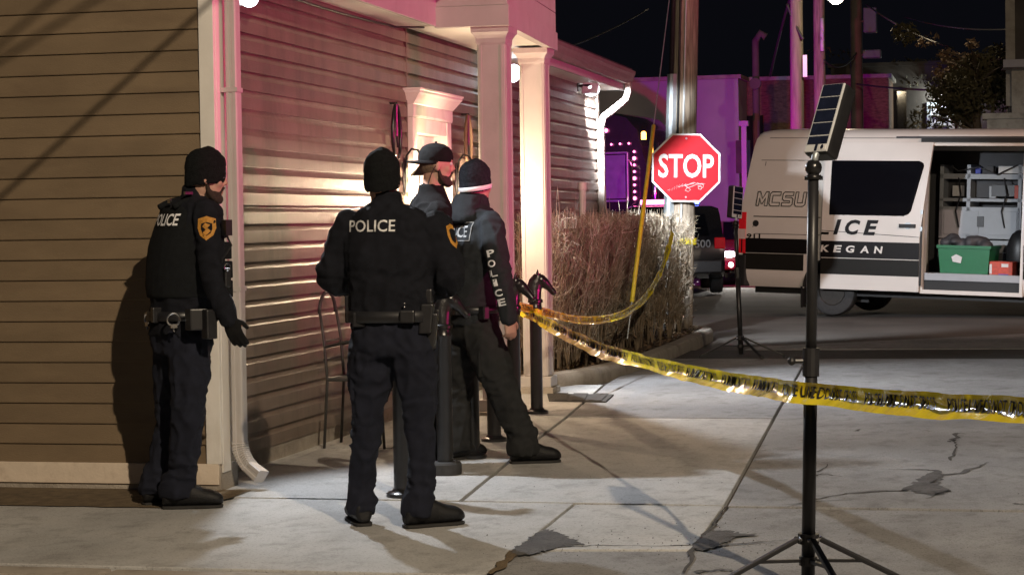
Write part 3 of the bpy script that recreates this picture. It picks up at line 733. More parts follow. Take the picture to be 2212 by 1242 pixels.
# ---- barrier tape
def strip(name, path, width, label, root_loc, attach, seed=1, txt=True, fold=.35, tilt0=0.15):
    """path: world points of the tape's centre line"""
    P = smooth2([tuple(p) for p in path], 10) if False else None
    pts = []
    for i in range(len(path) - 1):
        p0, p1, p2, p3 = path[max(i - 1, 0)], path[i], path[i + 1], path[min(i + 2, len(path) - 1)]
        for k in range(14):
            t = k / 14; pts.append(.5 * ((2 * p1) + (p2 - p0) * t + (2 * p0 - 5 * p1 + 4 * p2 - p3) * t * t + (3 * p1 - p0 - 3 * p2 + p3) * t ** 3))
    pts.append(path[-1].copy())
    S = [0]
    for i in range(1, len(pts)): S.append(S[-1] + (pts[i] - pts[i - 1]).length)
    fr = []
    for i, p in enumerate(pts):
        t = (pts[min(i + 1, len(pts) - 1)] - pts[max(i - 1, 0)]).normalized()
        u = (UP - t * UP.dot(t)).normalized(); nn = t.cross(u)            # nn points towards the viewer side for a run to the right
        a = tilt0 + .35 * noise.noise((S[i] * .9, seed, 0)) + .25 * noise.noise((S[i] * 3.1, seed, 5))
        fr.append((p, u * math.cos(a) + nn * math.sin(a), nn * math.cos(a) - u * math.sin(a), t))
    def surf(s_, v):
        """v from -1 (bottom) to 1 (top)"""
        import bisect
        i = min(max(bisect.bisect_right(S, s_) - 1, 0), len(S) - 2); k = (s_ - S[i]) / max(S[i + 1] - S[i], 1e-6)
        A, B = fr[i], fr[i + 1]; p = A[0].lerp(B[0], k); u = A[1].lerp(B[1], k); nn = A[2].lerp(B[2], k)
        b = .012 * noise.noise((s_ * 2.3, v * .8, seed)) + .007 * noise.noise((s_ * 12, v * 1.5, seed + 3)) + .0022 * noise.noise((s_ * 45, v * 2.2, seed + 8))
        bend = fold * .02 * (max(0, -v - .1)) ** 1.3 * (.6 + .8 * noise.noise((s_ * .7, 9, seed)))
        return p + u * (v * width / 2 - .0) + nn * (b + bend * 2), nn
    e = empty('barrier_tape', root_loc, label, 'tape', 'yellow police barrier tape')
    nu = int(S[-1] / .02); nv = 8; mb = MB(); rows = []
    for i in range(nu + 1):
        rows.append([surf(S[-1] * i / nu, -1 + 2 * j / nv)[0] for j in range(nv + 1)])
    mb.rings(rows, closed=False)
    part('ribbon', mb, m_tape, e, smooth=True)
    if txt:
        vs, fs, w0, h0 = text2d('POLICE LINE DO NOT CROSS', 1, .012, 0, 1.05)
        per = .62; n = int(S[-1] / (per + .1)) + 1
        for k in range(n):
            s0 = .10 + k * (per + .11); vv = []
            if s0 + per > S[-1] - .02: break
            for x, y in vs:
                q, nn = surf(s0 + (x / w0 + .5) * per, .06 + y / h0 * 1.12); vv.append(q + nn * .0022)
            link('lettering', mesh_of('lettering', MB().add(vv, fs), m_tapetx, wloc(e), fix=False), e)
    return e
TP = G(1745, 1275)
pD = posts['D']
planeA, planeB = Vector((pD.x - .02, pD.y - .06)), Vector((TP.x - .045, TP.y - .034))
def on_line(px, py, a, b):
    r_ = ray(px, py); d = (b - a); nn = Vector((-d.y, d.x)); t = (a.dot(nn)) / (r_.x * nn.x + r_.y * nn.y)
    return CAMPOS + r_ * t
planeB = PY(1806, 853, TP.y - .20).to_2d(); ext = planeB + (planeB - planeA).normalized() * 1.6 + Vector((.12, 0))
path = [on_line(px, py, planeA, planeB) for px, py in ((1128, 668), (1200, 706), (1300, 752), (1400, 782), (1500, 806), (1600, 825))] + [PY(1695, 839.5, TP.y + .14), PY(1748, 846.5, TP.y - .046), PY(1806, 853, TP.y - .20)]
path += [on_line(px, py, planeB, ext) for px, py in ((1900, 862), (1990, 869), (2110, 878), (2260, 888))]
_te = (path[-1] - path[-2]); _te.z = 0; _te.normalize(); path += [path[-1] + _te * k + Vector((k * .12, 0, .02 * k)) for k in (1.5, 3.2, 5.0)]
strip('tape', path, .076, 'yellow police tape stretched from the horse-head post to the tripod lamp pole', tuple(TP + Vector((0, -.03, .9))), None, 3, tilt0=.12, fold=1.9)
POLE_B = PY(1466, 722, 26.45); POLE_B.z = 0
# second run: from the post up to the utility pole
qb = Vector((pD.x, pD.y - .05)); qe = Vector((-3.40, 26.0))
path2 = [on_line(px, py, qb, qe) for px, py in ((1122, 662), (1165, 672), (1240, 690), (1300, 690), (1350, 676), (1395, 640), (1425, 590), (1442, 540), (1452, 500))]
strip('tape', path2, .072, 'slack yellow police tape draped in a curve across the front of the bare hedge', tuple(pD + Vector((.1, .2, .8))), None, 8, fold=.6, tilt0=-.1)
# loop of tape round the post neck and round the pole
def loop(c, r_, z, hgt, label, name='tape_loop'):
    mb = MB(); n = 28; rows = []
    for k in range(4):
        rows.append([Vector((c.x + (r_ + .002 * math.sin(i * 1.7)) * math.cos(2 * math.pi * i / n), c.y + (r_ + .002 * math.cos(i * 2.3)) * math.sin(2 * math.pi * i / n), z + hgt * (k / 3 - .5) + .006 * math.sin(i * .9))) for i in range(n)])
    mb.rings(rows, cap=False); return tag(top('barrier_tape', mb, m_tape, (c.x, c.y, z), smooth=True), label, 'tape', 'yellow police barrier tape')
loop(pD, .0515, PY(1160, 676, pD.y).z, .06, 'loop of yellow tape tied round the black horse-head post')
loop(PY(1474, 520, 26.45), .185, PY(1474, 522, 26.3).z, .075, 'band of yellow police tape tied round the wooden utility pole')

# ---- tripod-mounted solar lamps
def solar_tripod(base, ptop, L_, W_, T_, hub=.17, foot_r=.46, dirs=(200, 340, 275), label='', name='solar_tripod_lamp'):
    e = empty('solar_tripod_lamp', base, label, 'tripod lamp', 'portable solar lamps on tripods')
    b = Vector(base); ax = (ptop - b).normalized(); at = lambda z: b + ax * (z / ax.z)
    zt = ptop.z
    part('pole', MB().tube([at(.03), at(.93)], .0265, 16), m_blackpl, e, smooth=True)
    part('pole', MB().tube([at(.90), at(zt)], .0215, 16), m_blackpl, e, smooth=True)
    part('clamp', MB().tube([at(.84), at(.95)], .033, 14).tube([at(.90) + VR * .02, at(.90) - VR * .075], .009, 8).ball(at(.90) - VR * .075, .017), m_blackpl, e)
    hb = MB().tube([at(hub + .015), at(hub + .055)], .042, 12)
    part('hub', hb, m_blackpl, e)
    part('hub', MB().tube([at(hub - .07), at(hub - .035)], .036, 12), m_blackpl, e)
    for a in dirs:
        d = VR * math.cos(R(a)) + VA * math.sin(R(a)); f = b + d * foot_r
        h0 = at(hub + .035) + d * .045; sd_ = d.cross(UP).normalized(); f0 = Vector((f.x, f.y, .018))
        t = (f0 - h0).normalized(); un = sd_.cross(t)
        lg = part('leg', MB().obox((h0 + f0) / 2, t * ((f0 - h0).length / 2), sd_ * .012, un * .009), m_blackpl, e, bev=.003)
        part('rubber_foot', MB().ball(f0 - Vector((0, 0, .0)), (.022, .022, .018), 10, 6), m_rubber, lg, smooth=True)
        mid = h0.lerp(f0, .42); br = at(hub - .05) + d * .03
        t2 = (mid - br).normalized(); part('brace', MB().obox((mid + br) / 2, t2 * ((mid - br).length / 2), sd_ * .009, sd_.cross(t2) * .006), m_blackpl, e)
        part('bolt', MB().tube([h0 - sd_ * .022, h0 + sd_ * .022], .008, 8), m_chrome, e)
    bj = at(zt + .02)
    part('ball_joint', MB().ball(bj, .033, 16, 10).tube([bj - UP * .045, bj - UP * .028], .03, 14).tube([bj - UP * .04 - VR * .035, bj - UP * .04 + VR * .035], .008, 8), m_black, e, smooth=True)
    c = bj + UP * .055 + VR * .01
    Ln, Wn, Tn = L_.normalized(), W_.normalized(), T_.normalized()
    part('bracket', MB().tube([bj, bj + UP * .05 + VR * .008, c + Ln * .05 + T_ * .5], .014, 10), m_steel, e, smooth=True)
    cc = c + Ln * (L_.length / 2) + T_ * .45
    hd = part('lamp_head', MB().obox(cc, L_ / 2, W_ / 2, T_ / 2), m_blackpl, e, bev=.014)
    fc = cc - T_ / 2; out = -Tn
    part('face_plate', MB().obox(fc + out * .001, L_ * .485, W_ * .46, Tn * .004), m_silver, hd, bev=.003)
    for k in range(4):
        t = .39 - .185 * k
        part('solar_cell', MB().obox(fc + L_ * t + out * .0045, L_ * .085, W_ * .40, Tn * .0025), m_solar, hd)
        dm = MB()
        for j in range(6): dm.obox(fc + L_ * (t - .092) + W_ * (-.36 + .144 * j) + out * .0048, L_ * .003, W_ * .045, Tn * .002)
        part('bus_bar', dm, m_signw, hd)
    part('solar_cell', MB().obox(fc + L_ * -.325 + out * .0045, L_ * .055, W_ * .40, Tn * .0025), m_solar, hd)
    part('control_pad', MB().obox(fc + L_ * -.43 + W_ * .0 + out * .005, L_ * .045, W_ * .05, Tn * .002), m_solar, hd)
    part('badge', MB().obox(fc + L_ * -.425 + W_ * .25 + out * .005, L_ * .038, W_ * .15, Tn * .002), m_signw, hd, bev=.002)
    part('badge', MB().ball(fc + L_ * -.425 + W_ * .25 + out * .008, (.007, .011, .002), 8, 5, (Wn, Ln, out)), m_solar, hd)
    part('led_window', MB().obox(cc + T_ * .5 + Tn * .001, L_ * .4, W_ * .4, Tn * .003), m_signw, hd)
    return e
cmb = lambda r_, u, v: VR * r_ + UP * u + VA * v
ptop = PY(1757, 374, TP.y)
solar_tripod(TP, ptop, cmb(.094, .275, .10), cmb(.083, .002, -.080), cmb(.048, -.033, .049), dirs=(198, 342, 282), label='black tripod lamp with solar panel head standing in front of the white van')
T2 = G(1601, 771); pt2 = PY(1589, 487, T2.y)
solar_tripod(T2, pt2, cmb(.03, .34, .05), cmb(.12, -.02, .10), cmb(-.05, .0, .05), dirs=(192, 345, 292), foot_r=.45, label='black tripod lamp beside the rear of the white van and the kerb end')

# ---- utility pole with conduit and stop sign
PT = PY(1482, 0, 26.5)
ax = (PT - POLE_B) / PT.z
pe = empty('utility_pole', POLE_B, 'weathered wooden utility pole with grey conduit behind the stop sign', 'utility pole')
zz = [-.05, .5, 1.5, 3, 4.5, 6, 8, 9.5]
pm = MB(); rs = []
for i in range(40):
    z = -.05 + 9.55 * i / 39; c = POLE_B + ax * z; r0 = .178 - .004 * z
    rs.append([c + Vector((math.cos(a), math.sin(a), 0)) * (r0 * (1 + .03 * noise.noise((math.cos(a) * 4, math.sin(a) * 4, z * .35)) + .02 * noise.noise((math.cos(a) * 12, math.sin(a) * 12, z * .5)))) for a in [2 * math.pi * j / 28 for j in range(28)]])
part('pole', pm.rings(rs), m_wood, pe, smooth=True)
cdir = (-VR * .93 - VA * .45).normalized()
def cline(z, o): return POLE_B + ax * z + cdir * o
part('conduit_guard', MB().rings([[cline(z, .17 - .004 * z + dx) + cdir.cross(UP) * dy for dx, dy in ((-.03, -.075), (.045, -.07), (.075, -.035), (.075, .035), (.045, .07), (-.03, .075))] for z in (0, .9, 1.8, 2.6, 3.32)]), m_steel, pe)
part('conduit', MB().tube([cline(3.3, .19), cline(9, .17)], .03, 10), m_cable, pe, smooth=True)
gd = (-VA * .995 - VR * .08).normalized()
part('ground_wire', MB().tube([POLE_B + ax * z + gd * (.184 - .004 * z) for z in (.02, .8, 1.6, 2.6, 4, 6, 8)], .013, 8), m_steel, pe, smooth=True)
part('ground_wire', MB().tube([POLE_B + ax * z + (gd * .8 + cdir * .55).normalized() * (.186 - .004 * z) for z in (2.4, 4, 6, 8)], .016, 8), m_cable, pe, smooth=True)
part('crossarm', MB().box((POLE_B.x - 1.1, POLE_B.y - .25, 8.7), (POLE_B.x + 1.2, POLE_B.y - .14, 8.82)), m_wood2, pe)
# sign
sc = PY(1482, 363, POLE_B.y - .225)
se = empty('stop_sign', sc - UP * .42, 'red octagonal stop sign with scratched white graffiti on the utility pole', 'sign')
sr = VR; tilt = R(1.3); su = (UP * math.cos(tilt) + VR * -math.sin(tilt)); sr = (VR * math.cos(tilt) + UP * math.sin(tilt) * -1)
sr = (VR - UP * .022).normalized(); su = (UP + VR * .022).normalized(); sn = sr.cross(su)
def octa(h): return [sc + (sr * math.cos(R(22.5 + 45 * k)) + su * math.sin(R(22.5 + 45 * k))) * (h / math.cos(R(22.5))) for k in range(8)]
H_ = .432
part('panel', MB().prism([p for p in octa(H_)], sn * .004), m_signw, se)
part('red_face', MB().prism([p + sn * .0045 for p in octa(H_ - .022)], sn * .0015), m_red, se)
part('lettering', text_on('STOP', sc + sn * .0065 + su * .025, sr, su, .70, .30, .018, thick=.0015), m_signw, se)
for t in (.37, -.37): part('bolt', MB().ball(sc + su * t + sn * .006, .013, 10, 6), m_steel, se, smooth=True)
part('bracket', MB().obox(sc - sn * .03, sr * .03, su * .40, sn * .028), m_steel, se)
def scrib(pts, r_=.0035): return MB().tube([sc + sr * x + su * y + sn * .0072 for x, y in pts], r_, 5)
gf = MB(); rnd = random.Random(4)
gf.join(scrib([(-.23, -.285), (-.20, -.27), (-.215, -.30), (-.17, -.255), (-.18, -.29), (-.14, -.235), (-.15, -.275), (-.11, -.22), (-.12, -.265), (-.08, -.21), (-.09, -.25), (-.04, -.20), (-.05, -.24), (.0, -.20), (.0, -.23), (.05, -.205)]))
gf.join(scrib([(-.02, -.22), (.03, -.25), (.06, -.275), (.03, -.30), (-.01, -.285), (.01, -.255), (.06, -.24), (.12, -.215)]))
gf.join(scrib([(.05, -.20), (.10, -.185), (.14, -.20), (.11, -.215), (.16, -.205), (.20, -.195), (.245, -.20), (.19, -.205), (.14, -.19)]))
gf.join(scrib([(.15, -.23), (.185, -.22), (.205, -.245), (.19, -.27), (.16, -.265), (.155, -.24), (.18, -.235), (.215, -.25), (.225, -.215), (.19, -.20)]))
gf.join(scrib([(-.1, -.24), (.0, -.215), (.1, -.20)], .003))
part('graffiti', gf, M('graffiti_pink', (.85, .45, .45), .5), se)
# guy wire with yellow guard
ga = PX(1365, 652, -3.43); gb = PY(1412, 272, ga.y + 1.5)
ge = empty('guy_wire', ga + Vector((0, 0, -.45)), 'yellow plastic guard on a steel guy wire rising from the hedge', 'guy wire')
dg_ = (gb - ga).normalized()
part('guard', MB().tube([ga, ga.lerp(gb, .5), gb], .021, 10), m_yellow, ge, smooth=True)
part('wire', MB().tube([ga - dg_ * .45, gb + dg_ * .4, gb + dg_ * 6], .006, 6), m_steel, ge, smooth=True)
# garden stake lights at the kerb
for px, lab in ((1437, 'small black stake light beside the conduit at the foot of the utility pole'), (1462, 'small black stake light standing in front of the ground wire of the utility pole')):
    b = PY(px, 742, 25.2); b.z = .08; hz = PY(px, 690, 25.2).z
    e = empty('stake_light', b, lab, 'garden light', 'pair of stake lights')
    part('stake', MB().tube([b - UP * .03, Vector((b.x, b.y, hz - .05))], .008, 8), m_black, e)
    part('lamp_glass', MB().lathe([(.02, hz - .05 - b.z), (.05, hz + .03 - b.z)], b, 12), m_frost, e)
    part('cap', MB().lathe([(.058, hz + .03 - b.z), (.05, hz + .05 - b.z), (.012, hz + .075 - b.z)], b, 12), m_black, e)

# ---- bare clipped hedge
hz_ = empty('hedge', (-3.85, 21.6, .08), 'leafless clipped brown hedge along the building wall behind the kerb', 'hedge')
rnd = random.Random(21)
def kx_at(y):
    for a, b in zip(KP, KP[1:]):
        if a.y <= y <= b.y: return a.x + (b.x - a.x) * (y - a.y) / max(b.y - a.y, 1e-6)
    return -3.5
def twig(mb, p, q, r0, r1, bow=.03):
    p, q = Vector(p), Vector(q); m_ = p.lerp(q, .5) + Vector((rnd.uniform(-bow, bow), rnd.uniform(-bow, bow), rnd.uniform(-bow, bow)))
    d = (q - p).normalized(); u = d.orthogonal().normalized(); v = d.cross(u); k = len(mb.v)
    for c, r_ in ((p, r0), (m_, (r0 + r1) / 2), (q, r1)):
        for j in range(3): mb.v.append(c + (u * math.cos(2.094 * j) + v * math.sin(2.094 * j)) * r_)
    for i in (0, 3):
        for j in range(3): mb.f.append((k + i + j, k + i + (j + 1) % 3, k + i + 3 + (j + 1) % 3, k + i + 3 + j))
stems = MB(); tw1 = MB(); tw2 = MB()
for s_ in range(150):
    y = rnd.uniform(18.5, 25.3); kx = kx_at(y); x0 = max(kx - 1.05, -4.30 if y < 23.5 else -4.9); x = rnd.uniform(x0, kx - .22)
    topz = 1.43 + .11 * noise.noise((x * 2, y * 2, 0)); base = Vector((x, y, .06)); lean = Vector((rnd.uniform(-.12, .12), rnd.uniform(-.2, .2), 0))
    for b_ in range(4):
        a = rnd.uniform(0, 6.28); sp_ = rnd.uniform(.02, .22); tp = base + Vector((math.cos(a) * sp_, math.sin(a) * sp_ * 1.3, topz - rnd.uniform(.0, .25))) + lean
        tp.x = min(max(tp.x, x0), kx - .08)
        twig(stems, base, tp, rnd.uniform(.006, .011), .003, .05)
        for k in range(20):
            t = rnd.uniform(.06, 1) ** .8; p = base.lerp(tp, t); a2 = rnd.uniform(0, 6.28); ln = rnd.uniform(.04, .20)
            dz = rnd.uniform(.0, .34); q_ = p + Vector((math.cos(a2) * ln, math.sin(a2) * ln, dz))
            q_.x = min(max(q_.x, x0 - .03), kx - .05 + rnd.uniform(-.05, .03)); q_.z = min(q_.z, topz + rnd.uniform(0, .09)); q_.y = max(q_.y, 18.3)
            tt = tw1 if rnd.random() < .6 else tw2
            twig(tt, p, q_, .0042 if tt is tw2 else .0034, .002, .03)
            for _ in range(2):
                if rnd.random() < .75:
                    c = p.lerp(q_, rnd.uniform(.3, 1)); l2 = rnd.uniform(.04, .14); a3 = rnd.uniform(0, 6.28)
                    q2 = c + Vector((math.cos(a3) * l2 * .8, math.sin(a3) * l2 * .8, rnd.uniform(-.02, .13))); q2.z = min(q2.z, topz + .09); q2.x = max(min(q2.x, kx - .03), x0 - .03)
                    twig(tt, c, q2, .0024, .0014, .012)
for i in range(420):      # upright water shoots along the clipped top
    y = rnd.uniform(18.4, 25.2); kx = kx_at(y); x = rnd.uniform(max(kx - 1.0, -4.25), kx - .1); z = 1.40
    twig(tw2, (x, y, z), (x + rnd.uniform(-.03, .03), y + rnd.uniform(-.05, .05), z + rnd.uniform(.06, .20 if rnd.random() < .9 else .42)), .003, .0016, .015)
tag(part('stems', stems, m_twig, hz_), kind='stuff')
tag(part('twigs', tw1, m_twig, hz_), kind='stuff')
tag(part('pale_twigs', tw2, m_twig2, hz_), kind='stuff')
dl = MB()
for i in range(700):
    y = rnd.uniform(18.4, 25.3); kx = kx_at(y); c = Vector((kx - .06 - abs(rnd.gauss(0, .15)), y, rnd.uniform(.25, 1.45))); s_ = rnd.uniform(.008, .02); a = rnd.uniform(0, 6.28)
    u = Vector((math.cos(a), math.sin(a), rnd.uniform(-1, 1))) * s_; v = Vector((-math.sin(a), math.cos(a), rnd.uniform(-1, 1))) * s_ * .6
    dl.add([c - u, c - v, c + u, c + v], [(0, 1, 2, 3)])
tag(part('withered_leaves', dl, m_leafd, hz_), kind='stuff')

# ---- iron access cover on the pavement
cv = [G(1182, 853), G(1326, 855), G(1309, 870), G(1186, 868)]
ce = empty('access_cover', sum(cv, Vector()) / 4, 'dark metal access cover lying flat on the pavement by the kerb', 'access cover')
part('frame', MB().prism([Vector((p.x, p.y, -.03)) for p in cv], (0, 0, .045)), m_asph, ce, bev=.004)
for t in (.1, .4, .7):
    a, b, c, d = (cv[0].lerp(cv[1], t), cv[0].lerp(cv[1], t + .22), cv[3].lerp(cv[2], t + .22), cv[3].lerp(cv[2], t))
    part('plate', MB().prism([Vector((q.x, q.y, .0155)) for q in (a, b, c, d)], (0, 0, .006)), m_asph, ce)

# ---- wrought-iron chair against the wall
ch = G(712, 955); ch.x = max(ch.x, XW + .18); chv = Vector((-4.07, 13.15, 0))
ce = empty('iron_chair', chv, 'thin grey wrought-iron chair standing against the side wall', 'chair')
m_iron = M('grey_iron', (.04, .04, .038), .5, .2, 20)
for lx, ly in ((-.18, -.18), (.18, -.18), (-.18, .18), (.18, .18)):
    back = lx < 0
    P = [chv + Vector((lx + (-.03 if back else .02), ly, .0)), chv + Vector((lx, ly, .45))] + ([chv + Vector((lx - .02, ly, .72)), chv + Vector((lx - .05, ly * .95, .92))] if back else [])
    part('leg', MB().tube(P, .010, 8), m_iron, ce, smooth=True)
part('seat_rim', MB().tube([chv + Vector((x, y, .45)) for x, y in ((-.18, -.18), (.18, -.18), (.18, .18), (-.18, .18), (-.18, -.18))], .011, 8), m_iron, ce)
for k in range(6): part('seat_slat', MB().box((chv.x - .18, chv.y - .16 + .06 * k, .448), (chv.x + .18, chv.y - .135 + .06 * k, .456)), m_iron, ce)
part('back_hoop', MB().tube([chv + Vector((-.23, .17 * math.cos(a), .88 + .14 * math.sin(a))) for a in [math.pi * i / 12 for i in range(13)]], .012, 8), m_iron, ce, smooth=True)
for ly in (-.18, .18):
    part('armrest', MB().tube([chv + Vector((-.2, ly, .66)), chv + Vector((-.04, ly, .70)), chv + Vector((.12, ly, .69)), chv + Vector((.19, ly, .62)), chv + Vector((.18, ly, .45))], .010, 8), m_iron, ce, smooth=True)
for z in (.58, .70): part('back_rail', MB().tube([chv + Vector((-.2, -.18, z)), chv + Vector((-.2, .18, z))], .007, 6), m_iron, ce)
# ================================================================== VEHICLES
def vroot(name, loc, fwd, label, cat):
    e = empty(name, loc, label, cat); e.rotation_euler = (0, 0, math.atan2(fwd[1], fwd[0])); return e
def lp(name, mb, mt, parent, **k): return part(name, mb, mt, parent, local=True, **k)
# ---- white high-roof van; local x forward, y = 0 is the near (kerb) side, z up
VB = G(1795, 682); VB.z = 0
van = vroot('police_van', VB, (.963, -.271), 'white high-roof police van with black and grey stripes and open sliding door', 'van')
rake = Matrix.Rotation(.034, 4, 'Y')           # nose-down stance
VWID = 2.0
prof = [(.06, .40), (.015, .50), (0, .62), (0, .75), (0, 1.0), (0, 1.25), (.004, 1.45), (.02, 1.75), (.045, 2.0), (.085, 2.3), (.13, 2.58), (.19, 2.70), (.30, 2.78), (.60, 2.815)]
full = prof + [(VWID / 2, 2.825)] + [(VWID - y, z) for y, z in reversed(prof)]
def ringat(u, sh=0.0, k=1.0, bot=.40):
    out = []
    for y, z in full:
        zz = z if z < 1.3 else 1.3 + (z - 1.3) * k
        uu = u + max(0, z - 1.3) * sh
        out.append((uu, y, max(zz, bot)))
    return out
us = [(-1.53, .15, .965), (-1.46, .14, .985), (-1.25, .10, .995), (-.8, .03, 1.0), (-.46, 0, 1), (.46, 0, 1), (1.38, 0, 1), (2.86, 0, 1), (3.35, 0, 1)]
rings = [ringat(u, s_, k) for u, s_, k in us]
hood = []
def front(u, ztop, nar):
    return [(u, min(max(y, nar), VWID - nar), min(z, ztop - (.03 if y < .3 or y > VWID - .3 else 0))) for y, z in full]
rings += [front(3.9, 2.62, .06), front(4.25, 2.05, .08), front(4.6, 1.42, .08), front(5.1, 1.25, .14), front(5.35, 1.0, .28), front(5.42, .7, .4)]
body = MB(); n = len(full)
for r_ in rings: body.v += [Vector(p) for p in r_]
for i in range(len(rings) - 1):
    for j in range(n - 1):
        if i == 6 and 0 <= j <= 9: continue                  # sliding-door opening
        if i == 4 and (j in (0, 1, 2, 3, n - 2, n - 3, n - 4, n - 5)): continue  # wheel arches
        a = i * n + j; body.f.append((a, a + 1, a + 1 + n, a + n))
body.f.append(tuple(range(n - 1, -1, -1)))
body.f.append(tuple(range((len(rings) - 1) * n, len(rings) * n)))
vb = lp('body', body.xf(rake), m_van, van, auto=.6)
def vx(mb): return mb.xf(rake)
def side(name, poly, mt, out=.003, thick=.004, parent=None, bev=0):
    """panel on the near side: polygon of (u, z) with tumblehome"""
    def yy(z):
        for (y0, z0), (y1, z1) in zip(prof, prof[1:]):
            if z0 <= z <= z1: return y0 + (y1 - y0) * (z - z0) / (z1 - z0)
        return 0
    m_ = MB().prism([(u, yy(z) - out, z) for u, z in poly], (0, -thick, 0))
    return lp(name, vx(m_), mt, parent or van, bev=bev)
def arch(cx, r_, n=14): return [(cx + r_ * math.cos(math.pi * i / n), .40 + r_ * math.sin(math.pi * i / n) * 1.0) for i in range(n + 1)]
# wheel arch: skin between the arch and the sill line, with a black liner
ra = .44
ap = [(.46, 1.0)] + [(.46, .40)] + [p for p in arch(0, ra)] + [(-.46, .40), (-.46, 1.0)]
lp('arch_panel', vx(MB().prism([(u, 0.0, z) for u, z in ap], (0, .012, 0))), m_van, van)
lp('arch_lip', vx(MB().tube([(ra * math.cos(math.pi * i / 16), -.004, .42 + ra * math.sin(math.pi * i / 16)) for i in range(17)], .02, 6)), m_vblk, van)
lp('wheel_well', vx(MB().rings([[(ra * math.cos(math.pi * i / 14), y, .40 + ra * math.sin(math.pi * i / 14)) for i in range(15)] for y in (.012, .42)], closed=False).box((-.45, .40, .2), (.45, .44, .95))), m_vblk, van)
lp('mud_flap', MB().box((-.50, .05, .12), (-.47, .32, .62)), m_vblk, van)
# underside
lp('underbody', vx(MB().box((-1.3, .18, .30), (4.8, VWID - .18, .46))), m_vblk, van)
def wheel(u, y, face):
    we = bpy.data.objects.new('wheel', None); COL.objects.link(we); we.parent = van; we.location = (u, y, .355); we.empty_display_size = .1
    pr = [(.20, -.11), (.30, -.115), (.34, -.10), (.355, -.06), (.355, .06), (.34, .10), (.30, .115), (.20, .11)]
    rs = [[(r_ * math.cos(a), d, r_ * math.sin(a)) for r_, d in pr] for a in [2 * math.pi * j / 36 for j in range(36)]]
    t = MB(); k = len(pr)
    for r_ in rs: t.v += [Vector(p) for p in r_]
    for i in range(36):
        for j in range(k):
            t.f.append((i * k + j, ((i + 1) % 36) * k + j, ((i + 1) % 36) * k + (j + 1) % k, i * k + (j + 1) % k))
    lp('tyre', t, m_rubber, we, auto=.5)
    s_ = face
    rp = [(.215, s_ * .10), (.205, s_ * .112), (.19, s_ * .10), (.17, s_ * .05), (.11, s_ * .035), (.09, s_ * .075), (.03, s_ * .08)]
    rm = MB().rings([[(r_ * math.cos(a), d, r_ * math.sin(a)) for a in [2 * math.pi * j / 30 for j in range(30)]] for r_, d in rp])
    lp('rim', rm, M('wheel_rim', (.045, .04, .036), .5, .15, 20, metal=.5), we, auto=.7)
    for j in range(10):
        a = 2 * math.pi * j / 10; lp('rim_slot', MB().ball((.145 * math.cos(a), s_ * .048, .145 * math.sin(a)), (.018, .008, .018), 8, 5), m_vblk, we)
wheel(0, .16, -1); wheel(0, VWID - .16, 1); wheel(4.33, .16, -1); wheel(4.33, VWID - .16, 1)
# interior of the cargo room
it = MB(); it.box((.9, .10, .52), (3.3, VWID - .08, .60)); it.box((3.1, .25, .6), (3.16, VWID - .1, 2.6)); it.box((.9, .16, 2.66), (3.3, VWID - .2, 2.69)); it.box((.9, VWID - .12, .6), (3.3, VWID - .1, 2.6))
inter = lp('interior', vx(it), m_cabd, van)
lp('side_step', vx(MB().box((1.42, .02, .585), (2.84, .20, .69))), m_cab, van, bev=.006)
lp('step_well', vx(MB().box((1.40, .05, .44), (2.84, .24, .58))), m_vblk, van)
lp('sill', vx(MB().box((1.36, -.012, .385), (2.88, .07, .445))), m_van, van, bev=.006)
# cabinets on the far wall, facing the door
CY = VWID - .62
def cab(u0, u1, z0, z1, mt, d=.5, nm='cabinet', y=None): return lp(nm, vx(MB().box((u0, CY if y is None else y, z0), (u1, (CY if y is None else y) + d, z1))), mt, inter, bev=.006)
cab(1.2, 2.45, 1.18, 1.66, m_cab); cab(2.48, 3.1, 1.5, 1.72, m_cab); cab(2.48, 3.1, 1.2, 1.48, m_cab); cab(2.48, 3.1, .62, 1.18, m_cab)
cab(1.2, 2.45, .62, 1.16, m_cab, nm='drawer_unit')
cab(1.2, 3.1, 2.08, 2.16, m_cab, nm='shelf'); cab(1.2, 3.1, 1.74, 1.79, m_cab, nm='shelf')
for u in (1.2, 1.62, 2.40, 3.05): cab(u, u + .06, 1.2, 2.3, m_cab, nm='divider')
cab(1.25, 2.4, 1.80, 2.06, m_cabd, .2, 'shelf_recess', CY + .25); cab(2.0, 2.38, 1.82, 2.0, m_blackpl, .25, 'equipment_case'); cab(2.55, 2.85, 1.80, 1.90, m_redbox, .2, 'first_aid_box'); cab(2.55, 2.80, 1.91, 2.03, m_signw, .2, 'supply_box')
cab(1.4, 1.54, 1.82, 1.98, m_signw, .15, 'helmet'); cab(2.1, 2.5, 2.17, 2.28, m_signw, .2, 'paper_stack'); cab(2.7, 3.0, 2.17, 2.30, m_blackpl, .2, 'equipment_case')
for u0, u1, z0, z1 in ((1.28, 1.82, 1.24, 1.6), (1.88, 2.40, 1.24, 1.6)): cab(u0, u1, z0, z1, m_cab, .012, 'cabinet_door', CY - .012)
lp('latch', vx(MB().box((1.80, CY - .03, 1.36), (1.90, CY - .012, 1.52))), m_blackpl, inter)
for z in (.68, .84, 1.0):
    cab(1.86, 2.40, z, z + .13, m_cab, .012, 'drawer', CY - .012)
for k in range(5): lp('ceiling_panel', vx(MB().box((1.3 + .36 * k, .3, 2.60), (1.62 + .36 * k, 1.7, 2.655))), m_cab, inter)
cab(1.3, 2.3, .62, .98, m_cabd, .3, 'duffel_bag', 1.0)
rnd = random.Random(12)
